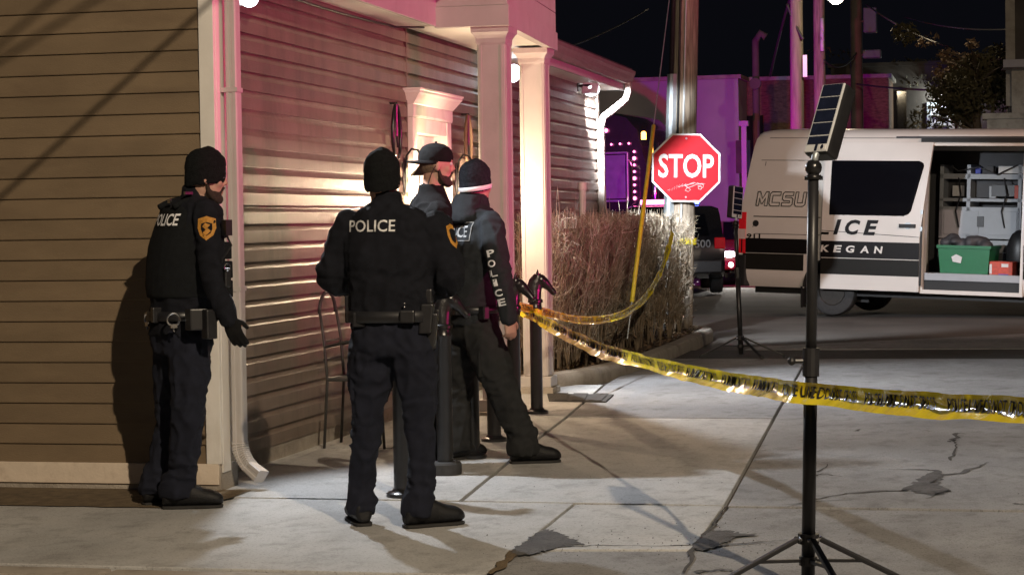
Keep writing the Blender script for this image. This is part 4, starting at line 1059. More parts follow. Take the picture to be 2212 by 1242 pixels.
for k in range(16):          # odds and ends on the shelves
    u = rnd.uniform(1.28, 2.9); zb = rnd.choice((1.795, 2.165, .62)); w_ = rnd.uniform(.05, .16); h = rnd.uniform(.05, .2)
    cab(u, u + w_, zb, min(zb + h, 2.06 if zb == 1.795 else 2.42), rnd.choice((m_cabd, m_blackpl, m_signw, m_redbox, m_cab, m_blue, m_cabd)), .12, 'equipment', CY + rnd.uniform(-.02, .12))
for u in (1.5, 2.2, 2.75): lp('strap', vx(MB().tube([(u, CY - .03, 2.1), (u + .05, CY - .06, 1.85), (u - .03, CY - .04, 1.6), (u + .02, CY - .03, 1.35)], .012, 5)), m_blackpl, inter)
lp('cable', vx(MB().tube([(1.35, CY - .02, 2.3), (1.5, CY - .05, 2.2), (1.8, CY - .04, 2.26), (2.1, CY - .06, 2.15), (2.4, CY - .03, 2.3)], .01, 5)), m_cabd, inter)
# seat back by the bulkhead
st = MB().ball((2.62, .75, .98), (.20, .14, .36), 14, 10)
lp('seat', vx(st), m_blackpl, inter, smooth=True)
# things standing in the doorway
tw = MB(); tw.rings([[(1.60 - e, .26 - e * .7, z), (2.28 + e, .26 - e * .7, z), (2.28 + e, .72 + e * .7, z), (1.60 - e, .72 + e * .7, z)] for z, e in ((.605, 0), (1.05, .045), (1.055, .065), (1.10, .068), (1.10, .05), (.64, .01))])
tote = tag(link('storage_tote', mesh_of('storage_tote', vx(tw), m_green)), 'green plastic storage tote on the floor of the open van', 'tote')
tote.location = VB; tote.rotation_euler = van.rotation_euler
def inner(name, mb, mt, lab, cat, **k):
    me = mesh_of(name, vx(mb), mt)
    if k.get('bev'): bevel(me, k['bev'])
    o = tag(link(name, me), lab, cat); o.location = VB; o.rotation_euler = van.rotation_euler; return o
lp('label_sticker', vx(MB().prism([(1.78, .225, .86), (1.90, .225, .84), (1.92, .222, .93), (1.83, .222, .97), (1.76, .222, .93)], (0, -.006, 0))), m_signw, tote)
bg = MB()
for k in range(9): bg.ball((1.62 + .075 * k, .45 + .05 * math.sin(k * 2.1), 1.13 + .05 * math.sin(k * 1.3)), (.11, .14, .085 + .03 * math.sin(k * 2.7)), 10, 7)
inner('equipment_bag', remesh(bg, .02, 4), m_cabd, 'black equipment bag heaped on top of the green tote', 'bag')
rb = inner('red_carton', MB().box((2.32, .24, .605), (2.66, .56, .88)), m_redbox, 'red and orange carton beside the green tote in the van', 'carton', bev=.01)
lp('label_sticker', vx(MB().box((2.46, .234, .62), (2.60, .239, .70))), m_blue, rb); lp('label_sticker', vx(MB().box((2.325, .234, .70), (2.36, .239, .84))), m_signw, rb); lp('label_sticker', vx(MB().box((2.50, .234, .80), (2.60, .239, .85))), m_signw, rb)
# door-opening frame
dfm = MB()
for (u0, z0), (u1, z1) in (((1.385, .45), (1.385, 2.56)), ((2.855, .45), (2.855, 2.56)), ((1.385, 2.57), (2.855, 2.57))):
    dfm.obox(((u0 + u1) / 2, .10 if z0 != z1 else .15, (z0 + z1) / 2), (abs(u1 - u0) / 2 + .02, 0, 0), (0, .07, 0), (0, .045 * (1 if z0 != z1 else 0), abs(z1 - z0) / 2 + .02))
lp('door_frame', vx(dfm), m_van, van)
lp('door_rail', vx(MB().box((1.30, .10, 2.605), (2.9, .17, 2.66))), m_vblk, van)
lp('roof_gutter', vx(MB().box((1.25, .145, 2.69), (3.3, .19, 2.715))), m_van, van)
# rear panel details
side('side_panel_seam', [(-1.28, 1.46), (-.2, 1.46), (-.2, 1.475), (-1.28, 1.475)], m_vang, .001, .002)
for a, b in (((-1.2, 2.32), (-.15, 2.32)), ((-1.25, 1.20), (-.2, 1.20)), ((-1.1, 2.66), (1.35, 2.66))):
    side('seam', [a, b, (b[0], b[1] + .008), (a[0], a[1] + .008)], m_vang, .0005, .002)
side('seam', [(-1.29, 1.3), (-1.282, 1.3), (-1.12, 2.3), (-1.128, 2.3)], m_vang, .0005, .002)
side('stripe', [(-1.47, .915), (-.30, .915), (-.30, 1.135), (-1.47, 1.135)], m_vanb); side('stripe', [(-1.44, .66), (-.455, .66), (-.455, .905), (-1.44, .905)], m_vang)
side('stripe', [(2.88, .88), (3.3, .88), (3.3, 1.13), (2.88, 1.13)], m_vanb); side('stripe', [(2.88, .64), (3.3, .64), (3.3, .87), (2.88, .87)], m_vang)
side('filler_cap', [(-1.24 + .05 * math.cos(k), 1.36 + .05 * math.sin(k)) for k in [i * .628 for i in range(10)]], m_vblk, .001, .004)
side('front_door_handle', [(2.99, 1.30), (3.2, 1.30), (3.2, 1.35), (2.99, 1.35)], m_vblk, .002, .03)
side('cab_window', [(3.02, 1.62), (3.34, 1.62), (3.34, 2.25), (3.02, 2.25)], m_glassd, .002, .004)
side('front_door_seam', [(2.94, .5), (2.95, .5), (2.97, 2.5), (2.96, 2.5)], m_vang, .0005, .002)
tl = lp('tail_light', vx(MB().rings([[(-1.52, .0, z), (-1.40, -.012, z), (-1.38, .06, z), (-1.52, .16, z)] for z in (.90, 1.53)])), m_tail, van, bev=.01)
lp('reversing_lens', vx(MB().rings([[(-1.527, -.001, z), (-1.40, -.017, z), (-1.40, .0, z), (-1.527, .1, z)] for z in (1.12, 1.27)])), m_tailw, tl)
lp('rear_bumper', vx(MB().rings([[(-1.60, .16, z), (-1.55, -.006, z), (-1.40, -.018, z), (-1.34, .05, z), (-1.34, VWID - .05, z), (-1.40, VWID + .018, z), (-1.55, VWID + .006, z), (-1.60, VWID - .16, z)] for z in (.40, .88)])), m_vblk, van, bev=.02)
for y0 in (.15, 1.02):
    lp('rear_window', vx(MB().prism([(-1.505, y0, 1.55), (-1.505, y0 + .8, 1.55), (-1.36, y0 + .8, 2.25), (-1.36, y0, 2.25)], (-.01, 0, 0))), m_glassd, van)
def stext(s_, u, z, wd, ht, mt, out, bold=0, shear=0, space=1, parent=None):
    mb = text_on(s_, (u, out, z), (1, 0, 0), (0, 0, 1), wd, ht, bold, shear, space, .003)
    # right x up = -y, i.e. towards the photographer
    return lp('lettering', vx(mb), mt, parent or van)
stext('911', -1.27, 1.165, .22, .075, m_vanb, -.006, .02)
# outlined unit letters, drawn as strokes
def outline(letters, u0, z0, wd, ht, mt, r_=.007):
    mb = MB()
    for k, loops in enumerate(letters):
        for lp_ in loops:
            pts = [(u0 + (k * 1.08 + x + .16 * y) * wd, .0, z0 + y * ht) for x, y in lp_]; pts.append(pts[0])
            def yy(z): return .004 + max(0, (z - 1.45)) * .055 - .008
            mb.tube([(a, yy(c), c) for a, b, c in pts], r_, 4)
    return lp('lettering', vx(mb), mt, van)
Mo = [[(0, 0), (.22, 0), (.22, .55), (.42, .15), (.52, .15), (.72, .55), (.72, 0), (.95, 0), (.95, 1), (.72, 1), (.47, .5), (.22, 1), (0, 1)]]
Co = [[(.15, 0), (.9, 0), (.9, .25), (.25, .25), (.25, .75), (.9, .75), (.9, 1), (.15, 1), (0, .85), (0, .15)]]
So = [[(0, 0), (.75, 0), (.9, .12), (.9, .5), (.75, .62), (.25, .62), (.25, .75), (.9, .75), (.9, 1), (.15, 1), (0, .88), (0, .5), (.15, .38), (.65, .38), (.65, .25), (0, .25)]]
Uo = [[(0, .15), (.15, 0), (.75, 0), (.9, .15), (.9, 1), (.66, 1), (.66, .25), (.24, .25), (.24, 1), (0, 1)]]
outline([Mo, Co, So, Uo], -1.245, 1.63, .19, .215, m_vanb)
# sliding door, slid back along the flank
OUT = -.095
def dpoly(name, poly, mt, out=0.0, thick=.004, parent=None, bev=0, into=False):
    def yy(z): return OUT + max(0, z - 1.3) ** 1.35 * .085
    m_ = MB().prism([(u, yy(z) - out, z) for u, z in poly], (0, thick if into else -thick, 0)); return lp(name, vx(m_), mt, parent or van, bev=bev)
def band(z0, z1, n=1): return [(-.15, z0), (1.37, z0), (1.37, z1), (-.15, z1)]
dm_ = MB(); zsr = [.405, .6, .9, 1.2, 1.45, 1.7, 1.95, 2.2, 2.4, 2.55, 2.60]; rs = []
for z in zsr:
    y = OUT + max(0, z - 1.3) ** 1.35 * .085; uR = 1.37 + (max(0, z - 1.2) * .10); uL = -.15 + max(0, z - 2.5) * .2
    rs.append([(uL, y, z), (uR, y, z), (uR, y + .055, z), (uL, y + .055, z)])
sdoor = lp('sliding_door', vx(MB().rings(rs)), m_van, van, bev=.008)
dpoly('stripe', [(-.148, .88), (1.372, .88), (1.372, 1.125), (-.148, 1.125)], m_vanb, .002, .003, sdoor); dpoly('stripe', [(-.148, .63), (1.372, .63), (1.372, .868), (-.148, .868)], m_vang, .002, .003, sdoor)
wp = [(-.02, 1.53), (1.18, 1.50), (1.25, 1.52), (1.28, 1.58), (1.40, 2.22), (1.39, 2.28), (1.34, 2.315), (-.02, 2.335)]
# window glass follows the tumblehome as a grid
def glass_grid(poly, mt, parent, out):
    mb = MB(); rows = []
    for i in range(25):
        t = i / 24; z = 1.515 + (2.325 - 1.515) * t
        inset_ = .09 * (1 - math.sqrt(max(0, 1 - (max(0, .12 - t) / .12) ** 2))) + .09 * (1 - math.sqrt(max(0, 1 - (max(0, t - .88) / .12) ** 2)))
        uL = -.03; uR = 1.21 + .20 * t - inset_
        y = OUT + max(0, z - 1.3) ** 1.35 * .085 - out; rows.append([(uL, y, z), (uL + .4, y, z), (uR - .05, y, z), (uR, y + .001, z)])
    mb.rings(rows, closed=False); return lp('window', vx(mb), mt, parent)
glass_grid(wp, m_glassd, sdoor, .006)
dpoly('handle', [(1.06, 1.345), (1.31, 1.345), (1.31, 1.40), (1.06, 1.40)], m_vblk, .004, .03, sdoor, .008)
dpoly('handle_recess', [(1.19 + .06 * math.cos(k), 1.375 + .05 * math.sin(k)) for k in [i * .628 for i in range(10)]], m_steel, .001, .004, sdoor)
dpoly('seam', [(-.14, 1.275), (1.36, 1.205), (1.36, 1.213), (-.14, 1.283)], m_vang, .001, .002, sdoor)
for ch, u in (('I', .105), ('C', .345), ('E', .625)):
    lp('lettering', vx(text_on(ch, (u, OUT - .002, 1.335), (1, 0, 0), (0, 0, 1), .125 if ch == 'I' else .235, .225, .04, .25, 1, .004)), m_vanb, sdoor)
lt = MB().prism([(-.148, OUT - .002, 1.22), (-.03, OUT - .002, 1.22), (-.022, OUT - .002, 1.255), (-.148, OUT - .002, 1.255)], (0, -.004, 0))
lp('lettering', vx(lt), m_vanb, sdoor)
for ch, u in (('K', -.085), ('E', .115), ('G', .315), ('A', .535), ('N', .75)):
    lp('lettering', vx(text_on(ch, (u, OUT - .006, 1.01), (1, 0, 0), (0, 0, 1), .135, .105, .03, .12, 1, .003)), M('van_letter_white', (.75, .72, .68), .4, .05), sdoor)
dpoly('door_edge_trim', [(1.375, .5), (1.40, .5), (1.40, 1.6), (1.375, 1.5)], m_vblk, -.02, .02, sdoor)
for z in (1.30, 1.55): dpoly('door_latch', [(1.378, z), (1.41, z), (1.41, z + .06), (1.378, z + .06)], m_steel, -.01, .02, sdoor)

# ---- dark police SUV behind the utility pole (tail towards the van)
def profile_body(name, prof, wid, parent, mt, tum=.10, bev=.03):
    """extruded side profile (x, z) with tumblehome above z = 1.0; local y from 0 to wid"""
    rs = []
    for y, s_ in ((0, 0), (.06, 1), (wid - .06, 1), (wid, 0)): pass
    mb = MB(); layers = []
    for f in (0, .06, .5, .94, 1.0):
        y = wid * f; e = 0 if .05 < f < .95 else .04
        layers.append([(x + (e if x < 0 else -e) * .5, (y + (tum * max(0, z - .95) if f < .5 else -tum * max(0, z - .95) if f > .5 else 0)), z - e * (1 if z > .9 else -.5)) for x, z in prof])
    mb.rings(layers); return lp(name, mb, mt, parent, auto=.7)
def tyre_local(parent, x, y, r_=.36, w_=.12):
    we = bpy.data.objects.new('wheel', None); COL.objects.link(we); we.parent = parent; we.location = (x, y, r_); we.empty_display_size = .1
    lp('tyre', MB().rings([[(rr * math.cos(a), d, rr * math.sin(a)) for a in [2 * math.pi * j / 28 for j in range(28)]] for rr, d in ((.22, -w_), (r_ - .02, -w_), (r_, -w_ * .7), (r_, w_ * .7), (r_ - .02, w_), (.22, w_))]), m_rubber, we, auto=.6)
    lp('rim', MB().rings([[(rr * math.cos(a), d, rr * math.sin(a)) for a in [2 * math.pi * j / 20 for j in range(20)]] for rr, d in ((.23, -w_ * .9), (.2, -w_ * .5), (.06, -w_ * .6), (.02, -w_ * .65))]), m_steel, we)
rp = PY(1566, 600, 41.0); rp.z = 0
suv = vroot('police_suv', rp, (-.2, .98), 'dark police sport utility vehicle parked behind the stop sign pole', 'car')
spf = [(-.02, .42), (-.06, .62), (-.02, .95), (.03, 1.12), (.30, 1.62), (.55, 1.74), (2.2, 1.78), (2.9, 1.66), (3.7, 1.16), (4.7, 1.02), (4.95, .85), (4.98, .45), (4.4, .30), (.5, .30)]
profile_body('body', spf, 1.95, suv, m_cruiser)
lp('side_window', MB().prism([(.40, -.002 + .02, 1.14), (3.45, .018, 1.14), (2.75, .075, 1.60), (.60, .075, 1.60)], (0, -.004, 0)).prism([(.40, 1.932, 1.14), (3.45, 1.932, 1.14), (2.75, 1.875, 1.60), (.60, 1.875, 1.60)], (0, .004, 0)), m_glassd, suv)
lp('rear_window', MB().prism([(.03, .3, 1.16), (.03, 1.65, 1.16), (.27, 1.58, 1.58), (.27, .37, 1.58)], (-.015, 0, .01)), m_glassd, suv)
for x in (1.0, 3.95):
    for y in (.10, 1.85): tyre_local(suv, x, y)
lp('tail_light', MB().box((-.05, 1.76, .90), (.10, 1.965, 1.12)), m_tail, suv, bev=.02); lp('tail_light', MB().box((-.05, -.012, .90), (.10, .20, 1.12)), m_tail, suv, bev=.02)
lp('rear_bumper', MB().box((-.12, .05, .42), (.05, 1.9, .68)), m_blackpl, suv, bev=.03)
# the side facing the photographer carries the unit number
sc_ = VR * 1.0
lp('lettering', text_on('500', (-.045, .43, 1.0), (0, -1, 0), (0, 0, 1), .31, .16, .02, 0, 1, .004), m_dimprint, suv)
lb = lp('light_bar', MB().box((1.9, .35, 1.78), (2.2, 1.6, 1.92)), m_blackpl, suv, bev=.03)
lp('red_lens', MB().box((1.89, 1.05, 1.80), (2.21, 1.58, 1.90)), m_pink, lb); lp('blue_lens', MB().box((1.89, .37, 1.80), (2.21, .9, 1.90)), m_bluel, lb)
sm = suv.matrix_basis.copy(); sm = Matrix.Translation(rp) @ Matrix.Rotation(math.atan2(.98, -.2), 4, 'Z')
lamp('light_bar_red', 'SPOT', sm @ Vector((2.05, .5, 2.25)), 1150, (1, .0, .20), .1, sm @ Vector((9, .5, 3.6)), 150, .3)
lamp('light_bar_blue', 'SPOT', sm @ Vector((2.05, 1.4, 2.25)), 1150, (.14, .0, 1), .1, sm @ Vector((9, 1.4, 3.6)), 150, .3)
# ---- dark red car with its headlights on, nose towards the photographer
cp = PY(1552, 600, 47.0); cp.z = 0
rc = vroot('red_car', cp, (.22, -.97), 'dark red car with bright headlights between the police vehicle and the van', 'car')
cpf = [(0, .35), (.03, .62), (-.02, .72), (-1.05, .98), (-1.9, 1.42), (-3.1, 1.45), (-4.0, 1.02), (-4.5, .95), (-4.55, .4), (-3.5, .25), (-.6, .25)]
profile_body('body', cpf, 1.8, rc, m_redcar)
lp('windshield', MB().prism([(-1.08, .22, 1.01), (-1.08, 1.58, 1.01), (-1.85, 1.50, 1.40), (-1.85, .30, 1.40)], (.02, 0, .02)), m_glassd, rc)
for x in (-.8, -3.7):
    for y in (.1, 1.7): tyre_local(rc, x, y, .32, .1)
for y0 in (.10, 1.40):
    hl = lp('headlight', MB().ball((.0, y0 + .15, .68), (.05, .17, .085), 12, 8), m_head, rc, smooth=True)
lp('grille', MB().box((-.01, .5, .42), (.045, 1.3, .62)), m_blackpl, rc, bev=.01)
lp('bumper', MB().box((-.05, .02, .34), (.06, 1.78, .48)), m_redcar, rc, bev=.03)
lp('fog_lamp', MB().ball((.05, .28, .45), .06, 10, 6).ball((.05, 1.52, .45), .06, 10, 6), m_head, rc, smooth=True)
cmx = Matrix.Translation(cp) @ Matrix.Rotation(math.atan2(-.97, .22), 4, 'Z')
for y0 in (.25, 1.55): lamp('headlight_lamp', 'SPOT', cmx @ Vector((.12, y0, .66)), 260, (1, .94, .86), .06, cmx @ Vector((8, y0 + .2, 0)), 60, .6)

# ---- dark heavy truck behind the hedge
tb = PY(1402, 600, 48.0) + Vector((.2, .98, 0)) * 2.4; tb.z = 0
tk = vroot('heavy_truck', tb, (-.98, .2), 'dark heavy truck with pink marker lights behind the corner of the building', 'truck')
tp_ = [(0, .55), (0, 2.6), (.12, 3.0), (.28, 3.62), (.55, 3.92), (.95, 4.02), (1.6, 4.0), (2.3, 3.85), (3.2, 2.9), (3.6, 1.95), (4.9, 1.8), (5.3, 1.5), (5.4, .55)]
profile_body('cab', tp_, 2.4, tk, m_truck, tum=.01)
NY = 2.4
def tz(mb): return mb
lp('side_window', MB().box((.55, NY + .001, 2.0), (1.12, NY + .02, 3.02)), M('truck_glass', (.16, .19, .19), .25), tk, bev=.03)
wf = MB()
for a, b in (((.50, 1.95), (1.17, 1.95)), ((1.17, 1.95), (1.17, 3.07)), ((1.17, 3.07), (.50, 3.07)), ((.50, 3.07), (.50, 1.95))): wf.tube([(a[0], NY + .02, a[1]), (b[0], NY + .02, b[1])], .025, 6)
lp('window_frame', wf, m_steel, tk)
lp('mirror_bracket', MB().tube([(.45, NY + .02, 2.9), (.3, NY + .22, 2.7), (.3, NY + .22, 2.0), (.45, NY + .02, 1.8)], .02, 6), m_chrome, tk)
lp('exhaust_stack', MB().tube([(-.12, NY - .15, .9), (-.12, NY - .15, 3.3)], .09, 14), m_chrome, tk, smooth=True)
for k in range(8):
    lp('marker_light', MB().ball((.32, NY + .03, 2.0 + .155 * k), .03 if k % 3 else .045, 8, 6), m_pink, tk, smooth=True)
for k in range(5): lp('marker_light', MB().ball((.45 + .22 * k, NY + .03, 3.28 - .005 * k), .026, 8, 6), m_pink, tk, smooth=True)
lp('marker_light', MB().ball((1.02, NY + .03, 3.6), .05, 8, 6), m_pink, tk, smooth=True)
lp('beacon', MB().lathe([(.06, 0), (.06, .16), (.03, .19)], (.08, NY + .02, 3.36), 10), m_amber, tk)
for x in (4.5, .75):
    for y in (.2, 2.2): tyre_local(tk, x, y, .5, .16)
# ================================================================== BACKGROUND
def building(name, label, poly, h, mt, cap=.25):
    c = sum((Vector((x, y, 0)) for x, y in poly), Vector()) / len(poly)
    e = empty(name, c, label, 'building')
    part('wall', MB().prism([(x, y, -.02) for x, y in poly], (0, 0, h + .02)), mt, e)
    p2 = inset([(x, y) for x, y in poly], -.08)
    part('parapet', MB().prism([(q.x, q.y, h) for q in p2], (0, 0, cap * .4)), m_kerb if mt is not m_darkb else m_darkb, e)
    return e
YB = 54.0
xa, xb = PY(1285, 300, YB).x, PY(1598, 300, YB).x
st = building('stucco_building', 'flat-roofed pale stucco building washed in purple light behind the truck', [(xa - 6, YB), (xb, YB - .2), (xb + .4, YB + 9), (xa - 6, YB + 9)], 5.10, m_stucco)
xc = PY(1795, 200, YB + 1.5).x
bb = building('brick_building', 'low brown brick building right of the stucco wall', [(xb + .05, YB + 1.2), (xc + 1.5, YB + 1.5), (xc + 1.5, YB + 9), (xb + .5, YB + 9)], 5.12, m_brick)
for px in (1612, ):
    p = PY(px, 300, YB + 1.15)
    part('window', MB().box((p.x - .28, YB + 1.12, 2.4), (p.x + .45, YB + 1.22, 4.2)), m_glassd, bb)
# post and standpipe between the buildings
pp = PY(1607, 262, 50.0)
e = empty('bollard_post', (pp.x, 50, 0), 'pale lilac-lit square post standing beside the rear of the van', 'post')
part('shaft', MB().box((pp.x - .06, 49.94, 0), (pp.x + .06, 50.06, pp.z - .12)), m_stucco, e); part('cap', MB().box((pp.x - .11, 49.89, pp.z - .12), (pp.x + .11, 50.11, pp.z)), m_stucco, e)
pp = PY(1633, 182, 51.0)
e = empty('meter_mast', (pp.x, 51, 0), 'dark service mast with a round meter in front of the brick wall', 'mast')
part('pipe', MB().tube([(pp.x, 51, 0), (pp.x, 51, 5.8), (pp.x + .12, 51, 6.0), (pp.x + .25, 51, 5.9)], .09, 10), m_darkb, e, smooth=True); part('meter', MB().tube([(pp.x, 50.95, pp.z), (pp.x, 50.78, pp.z)], .14, 14), m_darkb, e)
part('box', MB().box((pp.x - .5, 50.9, 2.6), (pp.x - .15, 51.1, 3.4)), m_darkb, e)
# dark brick block across the street, with a lit doorway
YD = 58.0
x0, x1 = PY(1795, 200, YD).x, PY(2150, 200, YD).x
db = building('dark_building', 'dark two-storey building with a lit side door behind the van', [(x0, YD), (x1 + 6, YD), (x1 + 6, YD + 9), (x0, YD + 9)], 5.6, m_darkb)
for px in (1880, 1930):
    p = PY(px, 240, YD); part('window', MB().box((p.x - .35, YD - .04, 3.4), (p.x + .35, YD + .02, 4.9)), m_glassd, db); part('window_frame', MB().box((p.x - .42, YD - .06, 3.33), (p.x - .35, YD + .02, 4.97)).box((p.x + .35, YD - .06, 3.33), (p.x + .42, YD + .02, 4.97)), m_darkb, db)
d0, d1 = PY(2012, 226, YD), PY(2052, 226, YD)
dd = part('door', MB().box((d0.x, YD - .05, 2.2), (d1.x, YD + .01, d0.z - .05)), m_stucco, db)
part('door_frame', MB().box((d0.x - .12, YD - .08, 2.2), (d0.x, YD + .01, d0.z + .05)).box((d1.x, YD - .08, 2.2), (d1.x + .12, YD + .01, d0.z + .05)).box((d0.x, YD - .08, d0.z - .05), (d1.x, YD + .01, d0.z + .05)), m_steel, db)
for k in range(4): part('grille', MB().tube([(d0.x + .05, YD - .08, d0.z - .3 - .25 * k), (d1.x - .05, YD - .08, d0.z - .38 - .25 * k)], .03, 6), m_darkb, dd)
part('landing', MB().box((d0.x - 1.2, YD - 1.2, 0), (d1.x + 1.2, YD, 2.2)), m_darkb, db)
lpz = PY(2040, 202, YD - .25)
le = empty('door_lamp', lpz, 'small bright white lamp over the far door', 'wall lamp')
part('shade', MB().lathe([(.06, .12), (.16, .02), (.17, 0)], lpz, 12), m_steel, le); part('bulb', MB().ball(lpz - UP * .02, .09, 10, 8), m_ledw, le, smooth=True); part('arm', MB().tube([lpz + UP * .1, (lpz.x, YD, lpz.z + .15)], .02, 6), m_steel, le)
lamp('door_lamp_light', 'POINT', lpz + Vector((0, -.1, -.15)), 90, (.85, .95, .92), .06)
# right-hand house edge and low wall
hx = PY(2178, 60, 40.0).x
hb = building('tall_house', 'edge of a dark tall house rising beyond the van roof', [(hx, 40), (hx + 6, 40), (hx + 6, 47), (hx, 47)], 8.5, m_darkb)
part('corner_board', MB().box((hx - .05, 39.93, 3.5), (hx + .12, 40.02, 8.4)), m_kerb, hb)
zz0 = PY(2190, 138, 40).z; part('porch_roof', MB().box((hx - .1, 39.2, zz0 - .12), (hx + 6, 40, zz0 + .02)), m_stucco, hb); part('porch_wall', MB().box((hx + .05, 39.6, zz0 - 1.6), (hx + 6, 40, zz0 - .12)), m_kerb, hb)
wv = PY(2132, 258, 38.0)
lw = building('garden_wall', 'low tan masonry wall above the roof of the van', [(wv.x, 38), (wv.x + 6, 38), (wv.x + 6, 38.4), (wv.x, 38.4)], wv.z, m_kerb); lw['category'] = 'wall'
# ---- poles
def pole(px, Y, r_, ztop, label, mt, tagbox=None, lean=0):
    b = PY(px, 300, Y); b.z = 0; e = empty('utility_pole', b, label, 'utility pole', 'utility poles beyond the van'); rs = []
    for i in range(16):
        z = ztop * i / 15; c = b + Vector((lean * z, 0, z)); rr = r_ * (1.15 - .2 * i / 15)
        rs.append([c + Vector((math.cos(a), math.sin(a), 0)) * rr * (1 + .04 * noise.noise((math.cos(a) * 3, math.sin(a) * 3, z * .6))) for a in [2 * math.pi * j / 16 for j in range(16)]])
    part('shaft', MB().rings(rs), mt, e, smooth=True)
    return e, b
e1, b1 = pole(1722, 46, .135, 11, 'wooden pole lit purple behind the van with a small white tag', m_wood2, lean=.002)
tg = PY(1739, 120, 45.9); tg2 = PY(1739, 167, 45.9); part('tag', MB().box((tg.x - .045, 45.84, tg2.z), (tg.x + .045, 45.88, tg.z)), m_signw, e1)
e2, b2 = pole(1772, 50, .13, 11, 'wooden pole under the street lamp with bright wire sleeves', m_wood)
for py in (55, 75, 96):
    p = PY(1776, py, 49.8); part('sleeve', MB().tube([p + UP * .16, p - UP * .16], .045, 8), m_signw, e2, smooth=True)
e3, b3 = pole(1852, 52, .14, 12, 'dark greenish pole with transformer boxes', m_darkb)
m_tr = M('transformer_green', (.05, .075, .06), .6)
for px, py, a, b_ in ((1884, 118, .22, .10), (1880, 45, .16, .3)):
    p = PY(px, py, 51.8); part('transformer', MB().box((p.x - a, 51.6, p.z - b_), (p.x + a, 51.95, p.z + b_)), m_tr, e3, bev=.03)
    part('arm', MB().tube([p, (b3.x, 52, p.z)], .03, 6), m_tr, e3)
# street lamp head
sl = PY(1806, 4, 44.0)
se_ = empty('street_lamp', (b1.x, 46, sl.z - .3), 'glowing street lamp head on an arm of the poles beyond the van', 'street lamp')
part('arm', MB().tube([(b1.x, 46, sl.z + .25), (b1.x + .6, 45.2, sl.z + .45), sl + UP * .12], .035, 8), m_steel, se_, smooth=True)
part('housing', MB().ball(sl + UP * .10, (.24, .24, .10), 14, 8), m_steel, se_, smooth=True)
part('lens', MB().ball(sl + UP * .02, (.13, .13, .07), 14, 8), m_street, se_, smooth=True)
lamp('street_lamp_light', 'POINT', sl - UP * .12, 300, (1, .80, .52), .1)
# ---- wires
def wire(a, b, sg, r_, label):
    P = sag(a, b, sg, 20); m_ = Vector(a).lerp(Vector(b), .5)
    return tag(top('overhead_wire', MB().tube(P, r_, 6), m_cable, tuple(m_), smooth=True), label, 'wire', 'overhead wires')
wire(PY(1870, 10, 50), PY(2060, 105, 40), .1, .02, 'thick overhead wire slanting down towards the bush')
wire(PY(1850, 182, 51.5), PY(2140, 196, 45), .06, .022, 'level wire running from the dark pole to the bush')
wire(PY(1955, 38, 51), PY(2176, 64, 44), .1, .014, 'thin faint wire running to the tall house')
wire(PY(1210, 108, 30), PY(1400, 20, 34), .05, .012, 'thin wire rising from the gutter corner into the night sky')
wire(PY(1664, 165, 50.8), PY(1712, -20, 46.3), -.1, .03, 'wire dropping from the purple pole to the brick building')
wire(PY(1735, 85, 45.8), PY(1700, 10, 46), .05, .03, 'short slack wire looped at the purple pole')
wire(PY(1780, 130, 49.5), PY(1850, 115, 51.6), .25, .02, 'slack wire sagging between two poles')
# service wires overhead whose shadows fall on the front wall
def shadow_wire(pa, pb, t, label):
    A, B = PY(*pa, YF - .02), PY(*pb, YF - .02); d = (B - A); A2, B2 = A - d * .8, B + d * .6
    P, Q = A2.lerp(KEYPOS, t), B2.lerp(KEYPOS, t); wire(P, Q, .0, .011, label)
shadow_wire((185, 255), (460, 0), .22, 'service wire overhead in front of the building, single strand')
shadow_wire((0, 95), (110, 0), .30, 'service wire overhead in front of the building, upper of a pair')
shadow_wire((0, 130), (205, 0), .30, 'service wire overhead in front of the building, lower of a pair')
# ---- evergreen bush behind the van
def bush(px, py, Y, rx, rz, label, n=5200, seed=1, mt=None, name='evergreen_tree'):
    c = PY(px, py, Y); b = Vector((c.x, Y, 0)); e = empty(name, b, label, 'tree'); rnd = random.Random(seed)
    part('trunk', MB().tube([b, b + Vector((.1, 0, c.z * .5)), Vector((c.x - .05, Y, c.z)), Vector((c.x, Y, c.z + rz * .7))], [.16, .12, .07, .02], 8), m_bark, e, smooth=True)
    lb_ = MB()
    for k in range(26):
        a = rnd.uniform(0, 6.28); z = rnd.uniform(-.7, .9); q = Vector((c.x + rx * math.cos(a) * .9 * (1 - abs(z) * .3), Y + rx * math.sin(a) * .9, c.z + rz * z)); p = Vector((c.x, Y, c.z + rz * (z - .35)))
        lb_.tube([p, p.lerp(q, .5) + UP * .05, q], [.03, .02, .008], 5)
    part('limb', lb_, m_bark, e)
    cr = MB(); cl = [(rnd.gauss(0, .42), rnd.gauss(0, .42), rnd.gauss(0, .42), rnd.uniform(.18, .42)) for _ in range(34)]
    for i in range(n):
        x, y, z, r0 = rnd.choice(cl); d = Vector((rnd.gauss(0, 1), rnd.gauss(0, 1), rnd.gauss(0, 1))).normalized() * r0 * rnd.uniform(.5, 1.05)
        p = Vector((c.x + (x + d.x) * rx, Y + (y + d.y) * rx, c.z + (z + d.z) * rz)); s_ = rnd.uniform(.03, .075)
        u = Vector((rnd.gauss(0, 1), rnd.gauss(0, 1), rnd.gauss(0, 1))).normalized(); v = u.orthogonal().normalized() * s_ * .45; u = u * s_
        cr.add([p - u, p - v, p + u, p + v], [(0, 1, 2, 3)])
    tag(part('crown', cr, mt or m_foliage, e), kind='stuff')
bush(2110, 205, 42, 1.15, 1.0, 'bushy dark evergreen tree behind the roof of the open van', 7000, 2)
bush(2085, 150, 43, .75, .45, 'brown sparse-topped tree lit by the street lamp behind the van', 1700, 9, m_leafd)
